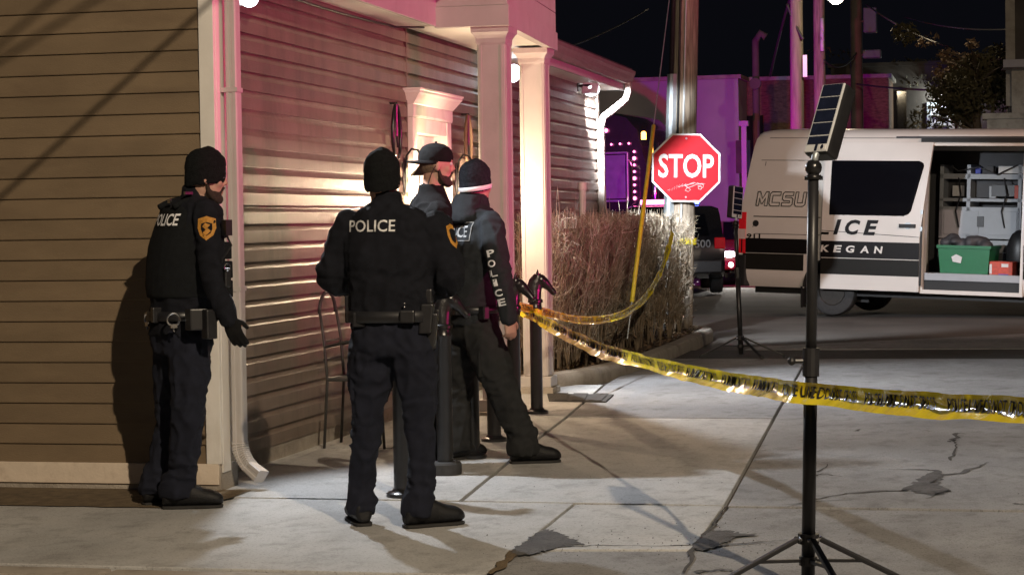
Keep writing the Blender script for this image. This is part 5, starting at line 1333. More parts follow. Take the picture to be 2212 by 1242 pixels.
bush(1975, 165, 60, 2.2, .6, 'distant dark tree crown above the roof of the dark building', 2500, 4)
# ================================================================== PEOPLE
def frame_tube(mb, pts, rad, n=16):
    """round limb with domed ends"""
    pts = [Vector(p) for p in pts]; rad = list(rad)
    d0 = (pts[0] - pts[1]).normalized(); d1 = (pts[-1] - pts[-2]).normalized()
    P = [pts[0] + d0 * rad[0] * .85, pts[0] + d0 * rad[0] * .5] + pts + [pts[-1] + d1 * rad[-1] * .5, pts[-1] + d1 * rad[-1] * .85]
    Q = [rad[0] * .4, rad[0] * .85] + rad + [rad[-1] * .85, rad[-1] * .4]
    mb.tube(P, Q, n)
def bez(pts, n=5):
    out = []
    for i in range(len(pts) - 1):
        p0, p1, p2, p3 = pts[max(i - 1, 0)], pts[i], pts[i + 1], pts[min(i + 2, len(pts) - 1)]
        for k in range(n):
            t = k / n; out.append(.5 * ((2 * p1) + (p2 - p0) * t + (2 * p0 - 5 * p1 + 4 * p2 - p3) * t * t + (3 * p1 - p0 - 3 * p2 + p3) * t ** 3))
    out.append(pts[-1].copy() if hasattr(pts[-1], 'copy') else pts[-1]); return out
def limb(mb, joints, radii, n=16):
    """smooth tapered limb through joints with matching radii"""
    P = bez([Vector(j) for j in joints], 6); Rr = [v.x for v in bez([Vector((r_, 0, 0)) for r_ in radii], 6)]
    frame_tube(mb, P, Rr, n)
def torso(mb, st, Rt, F, n=24, pw=2.4):
    """st: (point, half width, half depth)"""
    P = bez([Vector(s_[0]) for s_ in st], 4); A = [v for v in bez([Vector((s_[1], s_[2], 0)) for s_ in st], 4)]
    rs = []
    for p, a in zip(P, A):
        ring = []
        for j in range(n):
            t = 2 * math.pi * j / n; c, s_ = math.cos(t), math.sin(t)
            e = 2 / pw; ring.append(p + Rt * (a.x * math.copysign(abs(c) ** e, c)) + F * (a.y * math.copysign(abs(s_) ** e, s_)))
        rs.append(ring)
    mb.rings(rs)
def head(mb, c, hf, hr, hu, neckbase):
    ax = (hr, hf, hu)
    mb.ball(c - hf * .006 + hu * .005, (.074, .095, .098), 20, 14, ax)
    mb.ball(c + hf * .028 - hu * .062, (.058, .062, .078), 18, 12, ax)
    mb.ball(c + hf * .066 - hu * .112, (.032, .028, .026), 12, 8, ax)
    mb.ball(c + hf * .072 + hu * .014, (.055, .026, .018), 12, 8, ax)
    for s_ in (-1, 1):
        mb.ball(c + hf * .058 - hu * .035 + hr * (s_ * .036), (.026, .026, .026), 10, 8, ax)
        mb.ball(c - hf * .008 - hu * .022 + hr * (s_ * .076), (.011, .021, .032), 10, 8, ax)
    mb.rings([[c + hf * f + hu * u + hr * (w_ * math.cos(a)) + hf * (d * math.sin(a)) for a in [2 * math.pi * j / 8 for j in range(8)]] for f, u, w_, d in ((.082, .016, .008, .012), (.092, -.012, .010, .014), (.100, -.034, .015, .017), (.092, -.046, .012, .010))])
    mb.ball(c + hf * .085 - hu * .068, (.024, .012, .008), 10, 6, ax); mb.ball(c + hf * .083 - hu * .083, (.021, .012, .008), 10, 6, ax)
    frame_tube(mb, [neckbase - UP * .03, neckbase.lerp(c - hu * .08 - hf * .02, .5), c - hu * .06 - hf * .018], [.064, .058, .058])
def hand(mb, wrist, d, pn, thumb_side, curl=.5, k=1.0, fat=0.0):
    """d: direction of the hand, pn: palm normal, thumb_side: unit vector across the palm towards the thumb"""
    d = d.normalized(); ts = (thumb_side - d * thumb_side.dot(d)).normalized(); pn = (pn - d * pn.dot(d) - ts * pn.dot(ts)).normalized()
    rs = []
    for t, a, b in ((-.015, .027, .022), (.015, .033, .020), (.045, .040, .017), (.08, .041, .014), (.092, .036, .011)):
        rs.append([wrist + d * t * k + ts * ((a + fat) * k * math.cos(q)) + pn * ((b + fat) * k * math.sin(q)) for q in [2 * math.pi * j / 14 for j in range(14)]])
    mb.rings(rs)
    for i, (off, ln) in enumerate(((.030, .072), (.010, .080), (-.011, .074), (-.031, .058))):
        p = wrist + d * (.086 - .004 * abs(i - 1)) * k + ts * off * k; a = curl * (.55 + .12 * i); pts = [p - d * .012 * k, p]; dd = d.copy()
        for sg in (.44, .32, .24):
            ang = a; a += curl * .55
            dd = d * math.cos(ang) + pn * math.sin(ang) + ts * (off * 1.2)
            p = p + dd.normalized() * ln * sg * k; pts.append(p)
        frame_tube(mb, pts, [(.0098 + fat) * k, (.0096 + fat) * k, (.0092 + fat) * k, (.0084 + fat) * k, (.0070 + fat) * k], 10)
    p = wrist + d * .022 * k + ts * .030 * k; td = (d * .62 + ts * .62 + pn * .35).normalized(); q = p + td * .038 * k; q2 = q + (d * .85 + ts * .22 + pn * .45).normalized() * .032 * k
    frame_tube(mb, [p - td * .012, p, q, q2], [(.014 + fat) * k, (.0135 + fat) * k, (.0115 + fat) * k, (.0092 + fat) * k], 10)
def cloth(name, mb, mt, parent, vox=.011, amp=.006, seed=0, freq=(13, 13, 8), smooth=4):
    r_ = remesh(mb, vox, smooth); off = wloc(parent)
    me = bpy.data.meshes.new(name); me.from_pydata([v - off for v in r_.v], [], r_.f); me.update()
    nrm = [v.normal.copy() for v in me.vertices]
    if amp:
        for v, nn in zip(me.vertices, nrm):
            c = v.co; q = noise.noise(Vector((c.x * freq[0] + seed, c.y * freq[1], c.z * freq[2] + 2.0 * noise.noise(c * 5))))
            q2 = noise.noise(Vector((c.x * 5 + seed, c.y * 5, c.z * 22 + 3 * noise.noise(c * 4))))
            v.co = c + nn * (amp * ((1 - abs(q)) ** 3 - .45) + amp * .55 * q2)
    me.materials.append(mt); me.polygons.foreach_set('use_smooth', [True] * len(me.polygons)); me.update()
    return link(name, me, parent)
def bvh_of(o):
    off = wloc(o); return BVHTree.FromPolygons([v.co + off for v in o.data.vertices], [tuple(p.vertices) for p in o.data.polygons])
def boot(parent, ankle, d, lift=0.0, k=1.0):
    d = Vector((d.x, d.y, 0)).normalized(); sd_ = Vector((d.y, -d.x, 0)); b = Vector((ankle.x, ankle.y, lift)); mb = MB(); rs = []
    for s_, w_, h, z0 in ((-.098, .024, .085, .018), (-.088, .040, .11, .014), (-.06, .046, .14, .012), (-.02, .049, .155, .012), (.03, .050, .145, .012), (.075, .053, .122, .012), (.12, .056, .102, .012), (.165, .055, .092, .012), (.198, .045, .078, .014), (.216, .026, .058, .02)):
        rs.append([b + d * s_ * k + sd_ * (w_ * k * math.copysign(abs(math.cos(q)) ** .8, math.cos(q))) + UP * (z0 + (h - z0) * (.5 + .5 * math.sin(q))) for q in [2 * math.pi * j / 16 for j in range(16)]])
    mb.rings(rs); frame_tube(mb, [b + UP * .07 - d * .03, b + UP * .15 - d * .028], [.046, .044])
    o = cloth('boot', mb, m_leather, parent, .008, .0015, 3, smooth=2)
    ol = []
    for s_, w_ in ((-.100, .020), (-.092, .038), (-.05, .047), (.0, .047), (.05, .046), (.10, .054), (.14, .057), (.175, .052), (.202, .040), (.216, .022)): ol.append((s_, w_))
    poly = [b + d * s_ * k + sd_ * w_ * k for s_, w_ in ol] + [b + d * s_ * k - sd_ * w_ * k for s_, w_ in reversed(ol)]
    part('sole', MB().prism([p + UP * .001 for p in poly], UP * .014), m_sole, o, bev=.004)
    return o
def beanie(parent, c, hf, hr, hu, mt, band=None, k=1.0):
    rs = []
    for h, w_, d in ((-.044, .073, .092), (-.054, .079, .098), (-.032, .0855, .1045), (.000, .0875, .1065), (.010, .085, .104), (.045, .0865, .106), (.075, .083, .103), (.100, .072, .092), (.121, .055, .073), (.137, .033, .047), (.146, .010, .016)):
        rs.append([c - hf * .006 + hu * (h * k) + hr * (w_ * math.cos(q)) + hf * (d * math.sin(q) - max(0, h) * .10) + hu * (.020 * math.sin(q) * (1 if h < .1 else .4)) for q in [2 * math.pi * j / 32 for j in range(32)]])
    o = cloth('beanie', MB().rings(rs), mt, parent, .006, .0022, 4, (30, 30, 60), 2)
    if band:
        bs = []
        for h, e in ((-.042, .0), (-.041, .004), (-.016, .006), (-.015, 0)):
            bs.append([c - hf * .006 + hu * h + hr * ((.086 + e) * math.cos(q)) + hf * ((.105 + e) * math.sin(q)) + hu * (.018 * math.sin(q)) for q in [2 * math.pi * j / 32 for j in range(32)]])
        part('head_band', MB().rings(bs, cap=False), band, o, smooth=True)
    return o
def patch_on(parent, bvh, c, right, up, push, poly, mt, proud=.003, name='shoulder_patch'):
    mb = MB(); rings_ = []
    for s_ in (1.0, .66, .33, .04):
        ring = []
        for k in range(len(poly) * 2):
            a, b = Vector(poly[(k // 2) % len(poly)]), Vector(poly[(k // 2 + 1) % len(poly)]); q = (a.lerp(b, .5) if k % 2 else a) * s_
            o = c + right * q.x + up * q.y - push * .4; h = bvh.ray_cast(o, push, 1.2); ring.append((h[0] - push * proud) if h[0] is not None else c + right * q.x + up * q.y)
        rings_.append(ring)
    mb.rings(rings_, cap=False); me = mesh_of(name, mb, mt, wloc(parent), fix=False); return link(name, me, parent)
SHIELD = [(-.045, .045), (-.02, .052), (0, .058), (.02, .052), (.045, .045), (.048, .0), (.035, -.035), (0, -.06), (-.035, -.035), (-.048, 0)]
def belt(parent, c, Rt, F, hw, hd, mt, z0=-.025, z1=.025):
    rs = []
    for dz, e in ((z0, .0), (z0 + .003, .008), (z1 - .003, .008), (z1, .0)):
        rs.append([c + UP * dz + Rt * ((hw + e) * math.copysign(abs(math.cos(q)) ** .85, math.cos(q))) + F * ((hd + e) * math.copysign(abs(math.sin(q)) ** .85, math.sin(q))) for q in [2 * math.pi * j / 40 for j in range(40)]])
    return part('duty_belt', MB().rings(rs, cap=False), mt, parent, smooth=True)
def pouch(parent, c, ax, up, out, a, b, d, mt=None, name='pouch', bev=.008): return part(name, MB().obox(c, ax * a, up * b, out * d), mt or m_blackpl, parent, bev=bev)
def cuffs(parent, c, r_, ax, up, out):
    mb = MB(); mb.tube([c + (ax * math.cos(t) + up * math.sin(t)) * r_ for t in [R(-60) + R(300) * i / 24 for i in range(25)]], .0055, 8)
    mb.obox(c - up * r_ * 1.05, ax * .016, up * .010, out * .006); mb.tube([c - up * r_ * 1.3, c - up * r_ * 1.7, c - up * r_ * 1.9 + ax * .005], .005, 6)
    return part('handcuffs', mb, m_chrome, parent, smooth=False)
def beard(parent, c, hf, hr, hu):
    b = MB()
    P = lambda r_, f_, u: c + hr * r_ + hf * f_ + hu * u
    for s_ in (-1, 1):
        limb(b, [P(s_ * .068, .004, -.045), P(s_ * .060, .014, -.080), P(s_ * .050, .036, -.108), P(s_ * .026, .068, -.124), P(0, .078, -.126)], [.009, .013, .016, .018, .018], 10)
        limb(b, [P(s_ * .028, .074, -.085), P(s_ * .018, .088, -.062), P(0, .092, -.058)], [.009, .009, .009], 8)
        limb(b, [P(s_ * .028, .072, -.085), P(s_ * .024, .072, -.11)], [.010, .014], 8)
    b.ball(P(0, .074, -.118), (.032, .024, .024), 12, 8, (hr, hf, hu)); b.ball(P(0, .030, -.094), (.0605, .057, .045), 16, 10, (hr, hf, hu))
    return cloth('beard', b, m_hair, parent, .0055, .002, 2, (70, 70, 70), 1)
def ortho(f): return Vector((f.y, -f.x, 0)).normalized()

def person(label, base, spine, F, headc, hf, arms, legs, mats, sizes, hem=None, collar=True, skin_hands=(True, True), wr=.0, tr=(.105, .10, .080, .066, .064), glove=None, slv=(.078, .070, .060, .052, .045)):
    """spine: pelvis, waist, belly, chest, shoulders, neckbase (world points); sizes: (half width, half depth) for each"""
    e = empty('person', base, label, 'person', 'police officers at the scene')
    Rt = ortho(F); hr = ortho(hf); hu = hr.cross(hf).normalized()
    pel, wst, bel, chs, shl, nek = spine
    # ---- body, one continuous surface
    b = MB(); st = [(pel - UP * .08, .13, .10), (pel, .155, .11), (wst, .135, .095), (bel, .145, .10), (chs, .165, .11), (shl, .15, .09), (nek - UP * .02, .085, .07), (nek + UP * .02, .06, .06)]
    torso(b, st, Rt, F); head(b, headc, hf, hr, hu, nek)
    for side_, (sh, el, wr_, hd_, pn, ts, curl) in arms.items():
        limb(b, [sh, sh.lerp(el, .5), el, el.lerp(wr_, .5), wr_], [.052, .046, .040, .036, .028]); hand(b, wr_, hd_, pn, ts, curl)
    for side_, (hip, kn, an, fd) in legs.items():
        limb(b, [hip, hip.lerp(kn, .5), kn, kn.lerp(an, .4), an], [.085, .075, .056, .052, .038]); frame_tube(b, [an, Vector((an.x, an.y, .05)) + Vector((fd.x, fd.y, 0)).normalized() * .1], [.036, .03])
    body = cloth('body', b, m_skin, e, .0075, 0, smooth=2)
    for s_ in (-1, 1):
        part('eye', MB().ball(headc + hf * .078 - hu * .004 + hr * (s_ * .031), .0125, 10, 8), M('eye_white', (.6, .58, .55), .3), e, smooth=True)
    # ---- jacket
    j = MB(); hw, hd = [s_[0] for s_ in sizes], [s_[1] for s_ in sizes]
    hem_p = hem or pel
    torso(j, [(hem_p - UP * .03, hw[0] * .985, hd[0] * .985), (hem_p, hw[0], hd[0]), (wst, hw[1], hd[1]), (bel, hw[2], hd[2]), (chs, hw[3], hd[3]), (shl - UP * .01, hw[4], hd[4]), (shl.lerp(nek, .45) + UP * .008, hw[4] * .80, hd[4] * .88), (nek - UP * .005, hw[5], hd[5])], Rt, F)
    for side_, (sh, el, wr_, hd_, pn, ts, curl) in arms.items():
        limb(j, [sh, sh.lerp(el, .5), el, el.lerp(wr_, .55), wr_], list(slv))
    if collar: torso(j, [(nek - UP * .02, hw[5] * .98, hd[5]), (nek + UP * .03, hw[5] * .88, hd[5] * .92), (nek + UP * .055, hw[5] * .85, hd[5] * .9)], Rt, F)
    jk = cloth('jacket', j, mats[0], e, .011, .014 + wr, random.random() * 9)
    # ---- trousers
    t = MB(); torso(t, [(pel - UP * .12, hw[0] * .86, hd[0] * .86), (pel - UP * .05, hw[0] * .96, hd[0] * .95), (pel + UP * .03, hw[0] * .95, hd[0] * .93), (wst, hw[1] * .93, hd[1] * .9)], Rt, F)
    for side_, (hip, kn, an, fd) in legs.items():
        limb(t, [hip, hip.lerp(kn, .45), kn, kn.lerp(an, .55), an + UP * .03], list(tr))
        torso(t, [(an - UP * .045 - fd.normalized() * .02, tr[4] * 1.12, tr[4] * 1.30), (an + UP * .0 - fd.normalized() * .02, tr[4] * 1.28, tr[4] * 1.36), (an + UP * .05 - fd.normalized() * .015, tr[4] * 1.22, tr[4] * 1.26), (an + UP * .11, tr[4] * 1.0, tr[4] * 1.02)], ortho(fd), fd.normalized(), 16, 2)
    tro = cloth('trousers', t, mats[1], e, .011, .016, random.random() * 9)
    for side_, (hip, kn, an, fd) in legs.items(): boot(e, an, fd)
    return e, body, jk, tro, Rt, hr, hu
def arm(sh, el, wr_, hd_, pn, ts, curl=.6): return (sh, el, wr_, hd_, pn, ts, curl)
def gz(px, py, z): p = G(px, py); return Vector((p.x, p.y, z))
dirv = lambda r_, a, u=0: (VR * r_ + VA * a + UP * u).normalized()
random.seed(3)
# ------------------------------------------------ officer in profile by the corner
Y1 = 10.17; F1 = dirv(math.cos(R(37)), math.sin(R(37))); R1 = ortho(F1)
q = lambda x, y, Y=Y1: PY(x, y, Y)
sp1 = [q(392, 712), q(392, 662), q(394, 605), q(402, 535), q(410, 462), q(425, 424)]
shr = sp1[4] + R1 * .185 + UP * .0; shl_ = sp1[4] - R1 * .185
elr = q(462, 606, 9.98); wrr = q(494, 690, 9.93)
hd1 = (q(528, 766, 9.93) - wrr)
an_r = gz(392, 1097, .10); an_l = gz(347, 1088, .10)
hf1 = dirv(math.cos(R(12)), math.sin(R(12)), -.10)
o1, b1_, j1, t1, _, hr1, hu1 = person('police officer in black beanie and vest standing in profile at the building corner', Vector(((an_r.x + an_l.x) / 2, (an_r.y + an_l.y) / 2, 0)), sp1, F1, q(446, 379), hf1,
    {'r': arm(shr, elr, wrr, hd1, dirv(-.5, .7, 0), dirv(.6, -.1, .5), .45), 'l': arm(shl_, shl_ - F1 * .02 - UP * .29 - R1 * .03, shl_ + F1 * .14 - UP * .47 - R1 * .02, F1 * .5 - UP * .8, R1 * .3 - UP, F1, .8)},
    {'r': (sp1[0] + R1 * .085 - UP * .05, q(408, 885, 10.06), an_r, dirv(.98, .12)), 'l': (sp1[0] - R1 * .085 - UP * .05, q(372, 885, 10.3), an_l, dirv(.9, .42))},
    (m_navy, m_trous), [(.175, .155), (.17, .150), (.185, .160), (.195, .165), (.18, .13), (.072, .074)], tr=(.112, .108, .088, .078, .068))
beanie(o1, q(446, 379), hf1, hr1, hu1, m_knit)
beard(o1, q(446, 379), hf1, hr1, hu1)
# plate carrier over the jacket
vb_ = MB(); torso(vb_, [(sp1[1] + UP * .045, .185, .165), (sp1[2], .197, .178), (sp1[3], .205, .182), (sp1[4] - UP * .02, .17, .155), (sp1[4] + UP * .045, .135, .115)], R1, F1)
vst = cloth('vest', vb_, m_vest, o1, .011, .002, 1)
bv = bvh_of(vst)
pc = sp1[4] - F1 * .2 - UP * .025
pn_c = sp1[4] - F1 * .2 - UP * .03 + R1 * .022
patch_on(vst, bv, pn_c, R1, UP, F1, [(-.13, .046), (0, .046), (.13, .046), (.13, 0), (.13, -.046), (0, -.046), (-.13, -.046), (-.13, 0)], m_blackcl, .002, 'name_panel')
tx = text_project('POLICE', bv, pn_c, R1, UP, .20, .062, F1, .02, 0, 1.0, .005); link('lettering', mesh_of('lettering', tx, m_reflect, wloc(vst), fix=False), vst)
for s_ in (-.08, .08): part('shoulder_strap', MB().tube(bez([sp1[4] - F1 * .135 + R1 * s_ + UP * .035, sp1[4] + UP * .066 - F1 * .06 + R1 * s_, sp1[4] + UP * .066 + F1 * .06 + R1 * s_, sp1[3] + F1 * .185 + R1 * s_ + UP * .05]), .016, 8), m_vest, vst, smooth=True)
part('buckle', MB().obox(sp1[4] - F1 * .13 + UP * .065 + R1 * .03, R1 * .014, UP * .010, F1 * .006), m_chrome, vst); part('buckle', MB().obox(sp1[4] - F1 * .06 + UP * .105 + R1 * .10, F1 * .022, UP * .007, R1 * .008), m_chrome, vst)
for z, f_, w_ in ((.0, .20, .05), (-.10, .195, .06), (.10, .20, .04)): pouch(vst, sp1[2] + F1 * (f_ + .012) + UP * (z + .05) + R1 * .07, R1, UP, F1, w_ * .8, .045, .028, m_vest)
part('radio_microphone', MB().obox(q(490, 492, 10.0), R1 * .024, UP * .04, F1 * .018).tube([q(486, 500, 10.0), q(500, 530, 9.98), q(480, 560, 9.98), q(470, 600, 10.02)], .006, 6), m_blackpl, o1)
part('carabiner', MB().tube([q(491, 577, 9.96) + (F1 * math.cos(t) + UP * math.sin(t)) * .018 for t in [2 * math.pi * i / 16 for i in range(17)]], .003, 6), m_chrome, o1)
pouch(o1, q(487, 600, 9.99), F1, UP, R1, .018, .05, .03)
bl = belt(o1, sp1[0] + UP * .075, R1, F1, .180, .158, m_blackpl)
bk = sp1[0] + UP * .06 - F1 * .14 + R1 * .10
cuffs(bl, q(375, 690, 9.92), .032, dirv(.9, .3), UP, R1)
pouch(bl, q(424, 690, 9.93), dirv(.9, .3), UP, R1, .045, .055, .03); pouch(bl, q(338, 680, 10.05), dirv(.3, -.9), UP, -F1, .04, .04, .028); pouch(bl, q(452, 700, 9.93), F1, UP, R1, .03, .075, .032, name='holster')
cuffs(bl, q(318, 688, 10.18), .028, R1, UP, F1)
pt_c = shr.lerp(elr, .22)
patch_on(j1, bvh_of(j1), pt_c + UP * .0 + VR * .0, VR, UP, VA, [(x * 1.0, y * 1.05) for x, y in SHIELD], m_gold)
patch_on(j1, bvh_of(j1), pt_c - UP * .004, VR, UP, VA, [(x * .62, y * .6) for x, y in SHIELD], m_navy, .0055); patch_on(j1, bvh_of(j1), pt_c - UP * .004, VR, UP, VA, [(-.006, .03), (.02, .02), (.004, .006), (.022, -.012), (-.002, -.034), (-.02, -.02), (-.004, -.004), (-.022, .012)], m_gold, .008)
gl = MB(); hand(gl, wrr, hd1, dirv(-.5, .7, 0), dirv(.6, -.1, .5), .45, 1.0, .0025); frame_tube(gl, [wrr - hd1.normalized() * .05, wrr + hd1.normalized() * .005], [.036, .033])
cloth('glove', gl, m_blackcl, o1, .0055, .001, smooth=2)
sh2 = arm(0, 0, 0, 0, 0, 0)
gl = MB(); wl_ = shl_ + F1 * .14 - UP * .47 - R1 * .02; hand(gl, wl_, F1 * .5 - UP * .8, R1 * .3 - UP, F1, .8, 1.0, .0025); cloth('glove', gl, m_blackcl, o1, .0055, .001, smooth=2)

# ------------------------------------------------ officer with his back turned
Y2 = 9.56; F2 = dirv(.10, 1); R2 = ortho(F2)
q = lambda x, y, Y=Y2: PY(x, y, Y)
sp2 = [q(848, 715), q(848, 668), q(848, 610), q(849, 545), q(848, 486), q(835, 440)]
sL, sR = q(757, 490, Y2 + .02), q(938, 492, Y2 + .02); eL, eR = q(716, 598, Y2 + .02), q(972, 602, Y2 - .02)
wL, wR = q(782, 628, Y2 + .30), q(905, 632, Y2 + .30)
aL, aR = gz(780, 1131, .10), gz(913, 1137, .10)
hf2 = dirv(.22, 1, -.02)
o2, b2_, j2, t2, _, hr2, hu2 = person('police officer with his back turned, hands held in front, standing beside the hitching posts', Vector(((aL.x + aR.x) / 2, (aL.y + aR.y) / 2, 0)), sp2, F2, q(826, 386), hf2,
    {'l': arm(sL, eL, wL, dirv(.75, .6, 0), dirv(0, .2, 1), dirv(-.1, 1, .4), .7), 'r': arm(sR, eR, wR, dirv(-.75, .6, 0), dirv(0, .2, 1), dirv(.1, 1, .4), .7)},
    {'l': (q(806, 745), q(795, 890, Y2 + .03), aL, dirv(-.25, 1)), 'r': (q(892, 745), q(905, 890, Y2 + .04), aR, dirv(.88, .45))},
    (m_navy, m_trous), [(.205, .145), (.200, .14), (.208, .150), (.225, .155), (.205, .125), (.082, .080)], tr=(.118, .106, .080, .066, .060), hem=q(848, 676), slv=(.088, .082, .076, .06, .046))
beanie(o2, q(826, 386), hf2, hr2, hu2, m_knit)
bv = bvh_of(j2)
tx = text_project('POLICE', bv, q(811, 488), R2, UP, .232, .056, F2, .012, .0, 1.02, .004)
link('lettering', mesh_of('lettering', tx, m_print, wloc(j2), fix=False), j2)
patch_on(j2, bv, sR.lerp(eR, .16) + VR * .03, VR, UP, (VA - VR * .9).normalized(), SHIELD, m_gold)
patch_on(j2, bv, sR.lerp(eR, .16) + VR * .03, VR, UP, (VA - VR * .9).normalized(), [(x * .6, y * .6) for x, y in SHIELD], m_navy, .0055)
bl = belt(o2, q(848, 682), R2, F2, .212, .152, m_blackpl, -.028, .028)
pouch(bl, q(757, 668, Y2 - .02), R2, UP, F2, .022, .065, .035, name='radio'); pouch(bl, q(776, 690, Y2 - .12), R2, UP, F2, .03, .035, .022)
pouch(bl, q(922, 688, Y2 - .06), R2, UP + R2 * .1, F2, .030, .07, .035, name='holster'); pouch(bl, q(926, 640, Y2 - .04), R2, UP, F2, .018, .035, .022, name='pistol_grip'); pouch(bl, q(932, 715, Y2 - .03), R2, UP + R2 * .1, F2, .026, .085, .028, name='holster')
for y in (655, 663): part('snap', MB().ball(q(874, y, Y2 - .165), .005, 8, 6), m_chrome, bl, smooth=True)
pouch(bl, q(880, 684, Y2 - .15), R2, UP, F2, .035, .03, .018)
pouch(t2, q(765, 830, Y2 + .0), F2, UP, R2, .06, .075, .012, m_trous, 'cargo_pocket', .01)
part('antenna', MB().tube([q(757, 640, Y2 - .02), q(753, 606, Y2 - .02)], .006, 6), m_blackpl, bl)

# ------------------------------------------------ man in the backward cap
Y3 = 11.9; F3 = dirv(.93, .36); R3 = ortho(F3)
q = lambda x, y, Y=Y3: PY(x, y, Y)
sp3 = [q(906, 705), q(908, 655), q(914, 590), q(920, 530), q(925, 462), q(932, 418)]
hf3 = dirv(1, .22, -.04); hc3 = q(943, 352)
b3g = Vector((sp3[0].x, sp3[0].y, 0))
s3r, s3l = sp3[4] + R3 * .19, sp3[4] - R3 * .19
aR3, aL3 = b3g + R3 * .10 + UP * .10 + F3 * .0, b3g - R3 * .10 + UP * .10 - F3 * .04
o3, b3_, j3, t3, _, hr3, hu3 = person('bearded man in black jacket and backward cap standing near the porch door', b3g, sp3, F3, hc3, hf3,
    {'r': arm(s3r, s3r - UP * .29 + R3 * .03 - F3 * .12, s3r - UP * .45 - F3 * .02, dirv(.2, 0, -1), dirv(-1, 0, 0), F3, .5), 'l': arm(s3l, s3l - UP * .30 - R3 * .03, s3l - UP * .52 + F3 * .10, dirv(.2, 0, -1), dirv(-1, 0, 0), F3, .5)},
    {'r': (sp3[0] + R3 * .09 - UP * .05, b3g + R3 * .10 + UP * .53 + F3 * .03, aR3, dirv(.35, .94)), 'l': (sp3[0] - R3 * .09 - UP * .05, b3g - R3 * .10 + UP * .53, aL3, dirv(.3, .95))},
    (m_blackcl, m_blackcl), [(.19, .145), (.18, .135), (.195, .145), (.21, .15), (.19, .12), (.080, .082)])
rs = []
for h, w_, d in ((.000, .079, .100), (.004, .084, .105), (.03, .085, .106), (.06, .080, .100), (.088, .064, .082), (.106, .036, .048), (.113, .008, .010)):
    rs.append([hc3 - hf3 * .006 + hu3 * (h + .004) + hr3 * (w_ * math.cos(t)) + hf3 * (d * math.sin(t)) for t in [2 * math.pi * j / 28 for j in range(28)]])
cap = cloth('cap', MB().rings(rs), m_blackcl, o3, .006, .001, 4, (30, 30, 30), 2)
br = MB(); A = []; B = []
for i in range(13):
    t = R(180) + R(180) * i / 12; cx, sx = math.cos(t), math.sin(t)
    A.append(hc3 - hf3 * .006 + hr3 * (.082 * cx) + hf3 * (.103 * sx) + hu3 * .012); B.append(hc3 - hf3 * .006 + hr3 * (.084 * cx) + hf3 * (.103 * sx - .072 * abs(sx) ** .6) + hu3 * (.006 - .012 * abs(cx)))
br.rings([A, B, [p - hu3 * .005 for p in B], [p - hu3 * .005 for p in A]], closed=False)
part('brim', br, m_blackcl, cap, smooth=True); part('button', MB().ball(hc3 - hf3 * .006 + hu3 * .119, .008, 8, 6), m_blackcl, cap, smooth=True)
beard(o3, hc3, hf3, hr3, hu3)
hb = MB(); hb.ball(hc3 - hf3 * .020 - hu3 * .018, (.0745, .084, .066), 18, 12, (hr3, hf3, hu3)); cloth('hair', hb, M('cropped_hair', (.16, .10, .065), .8, .3, 80, .5, 300), o3, .006, .002, 2, (70, 70, 70), 1)
part('ear_piece', MB().tube([hc3 - hu3 * .02 + hr3 * .085 - hf3 * .02, hc3 - hu3 * .07 + hr3 * .082 - hf3 * .045, hc3 - hu3 * .13 + hr3 * .07 - hf3 * .06], .003, 6), m_blackpl, o3)

# ------------------------------------------------ walking officer in the slate jacket
Y4 = 12.32; F4 = dirv(.80, .60); R4 = ortho(F4)
q = lambda x, y, Y=Y4: PY(x, y, Y)
sp4 = [q(1014, 690), q(1014, 650), q(1014, 600), q(1016, 540), q(1019, 484), q(1024, 440)]
s4r, s4l = sp4[4] + R4 * .19, sp4[4] - R4 * .19
e4r, w4r = q(1082, 598, 12.08), q(1098, 688, 12.05)
a4r, a4l = gz(1136, 1000, .10), gz(988, 992, .10)
hf4 = dirv(.75, .66, -.03); hc4 = q(1028, 396)
hd4 = q(1107, 730, 12.06) - w4r
o4, b4_, j4, t4, _, hr4, hu4 = person('police officer in slate hooded jacket and beanie striding past the hitching posts', Vector((a4l.x * .5 + a4r.x * .5, a4l.y * .5 + a4r.y * .5, 0)), sp4, F4, hc4, hf4,
    {'r': arm(s4r, e4r, w4r, hd4, dirv(-.7, .6, 0), dirv(.7, .4, 0), .9), 'l': arm(s4l, s4l - UP * .28 - R4 * .04, s4l - UP * .48 + F4 * .14, dirv(.3, .2, -1), R4, F4, .5)},
    {'r': (sp4[0] + R4 * .085 - UP * .04, q(1083, 836, 12.22), a4r, dirv(.97, .2)), 'l': (sp4[0] - R4 * .085 - UP * .04, q(988, 838, 12.46), a4l, dirv(.75, .6))},
    (m_slate, m_slate_tr), [(.190, .145), (.180, .14), (.195, .148), (.215, .152), (.195, .120), (.085, .088)], tr=(.122, .120, .098, .086, .074), slv=(.082, .076, .066, .058, .048))
beanie(o4, hc4, hf4, hr4, hu4, m_knitg, m_reflect)
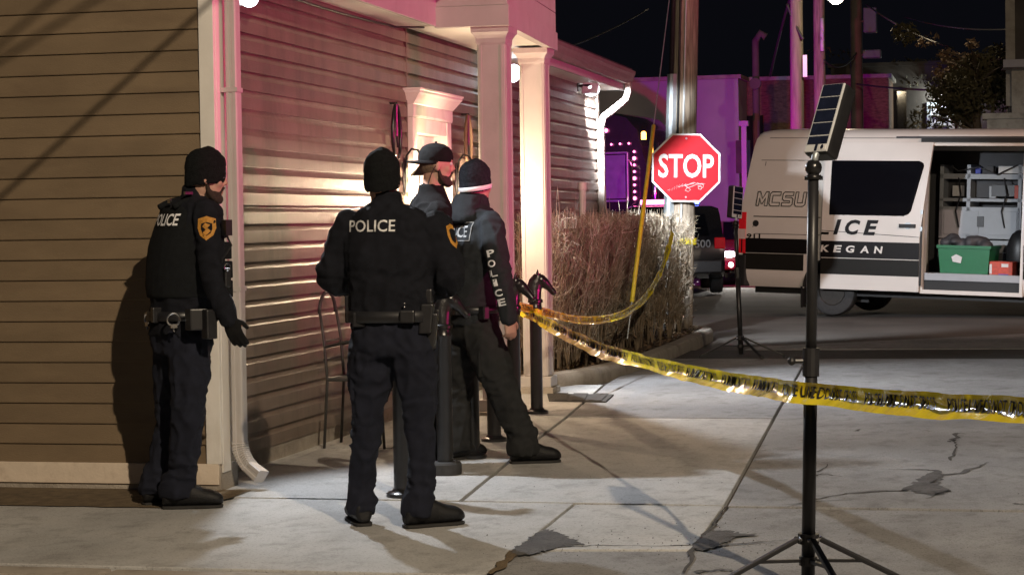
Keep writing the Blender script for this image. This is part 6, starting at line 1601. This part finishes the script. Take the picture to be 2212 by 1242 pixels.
hd_ = MB(); torso(hd_, [(sp4[4] + UP * .01 - F4 * .07, .13, .09), (sp4[4] + UP * .06 - F4 * .075, .135, .085), (sp4[5] + UP * .02 - F4 * .05, .10, .085), (sp4[5] + UP * .06 - F4 * .03, .085, .08)], R4, F4, 20, 2)
cloth('hood', hd_, m_slate, o4, .010, .006, 5)
bv = bvh_of(j4)
tc = sp4[4] - UP * .045
tx = text_project('POLICE', bv, tc - F4 * .2, R4, UP, .24, .07, F4, .012, 0, 1.0, .004); link('lettering', mesh_of('lettering', tx, m_dimprint, wloc(j4), fix=False), j4)
def framed(w_, h): 
    return [[(-w_, h), (w_, h)], [(w_, h), (w_, -h)], [(w_, -h), (-w_, -h)], [(-w_, -h), (-w_, h)]]
fm = MB()
for a, b in framed(.14, .055):
    pts = []
    for i in range(13):
        t = i / 12; x, y = a[0] + (b[0] - a[0]) * t, a[1] + (b[1] - a[1]) * t
        h = bv.ray_cast(tc - F4 * .5 + R4 * x + UP * y, F4, 1.2); pts.append((h[0] if h[0] is not None else tc + R4 * x + UP * y) - F4 * .002)
    fm.tube(pts, .0035, 4)
part('print_frame', fm, m_dimprint, j4)
for ch, (x, y) in zip('POLICE', ((1060, 547), (1062, 569), (1066, 590), (1070, 610), (1077, 632), (1084, 652))):
    ua = (UP + VR * -.22).normalized(); ra = (VR + UP * .22).normalized()
    tx = text_project(ch, bv, q(x, y, 12.08), ra, ua, .024 if ch == 'I' else .046, .042, VA, .025, 0, 1, .004); link('sleeve_lettering', mesh_of('sleeve_lettering', tx, m_reflect, wloc(j4), fix=False), j4)
bl = belt(o4, q(1014, 668), R4, F4, .196, .150, m_blackpl, -.022, .022)
for x, y, a, b in ((985, 668, .03, .035), (1045, 676, .03, .04), (1005, 672, .03, .03)): pouch(bl, q(x, y, Y4 - .17), R4, UP, F4, a, b, .024)
pouch(t4, sp4[0] + R4 * .20 - UP * .26 - F4 * .02, F4, UP, R4, .065, .08, .012, m_slate_tr, 'cargo_pocket', .01)
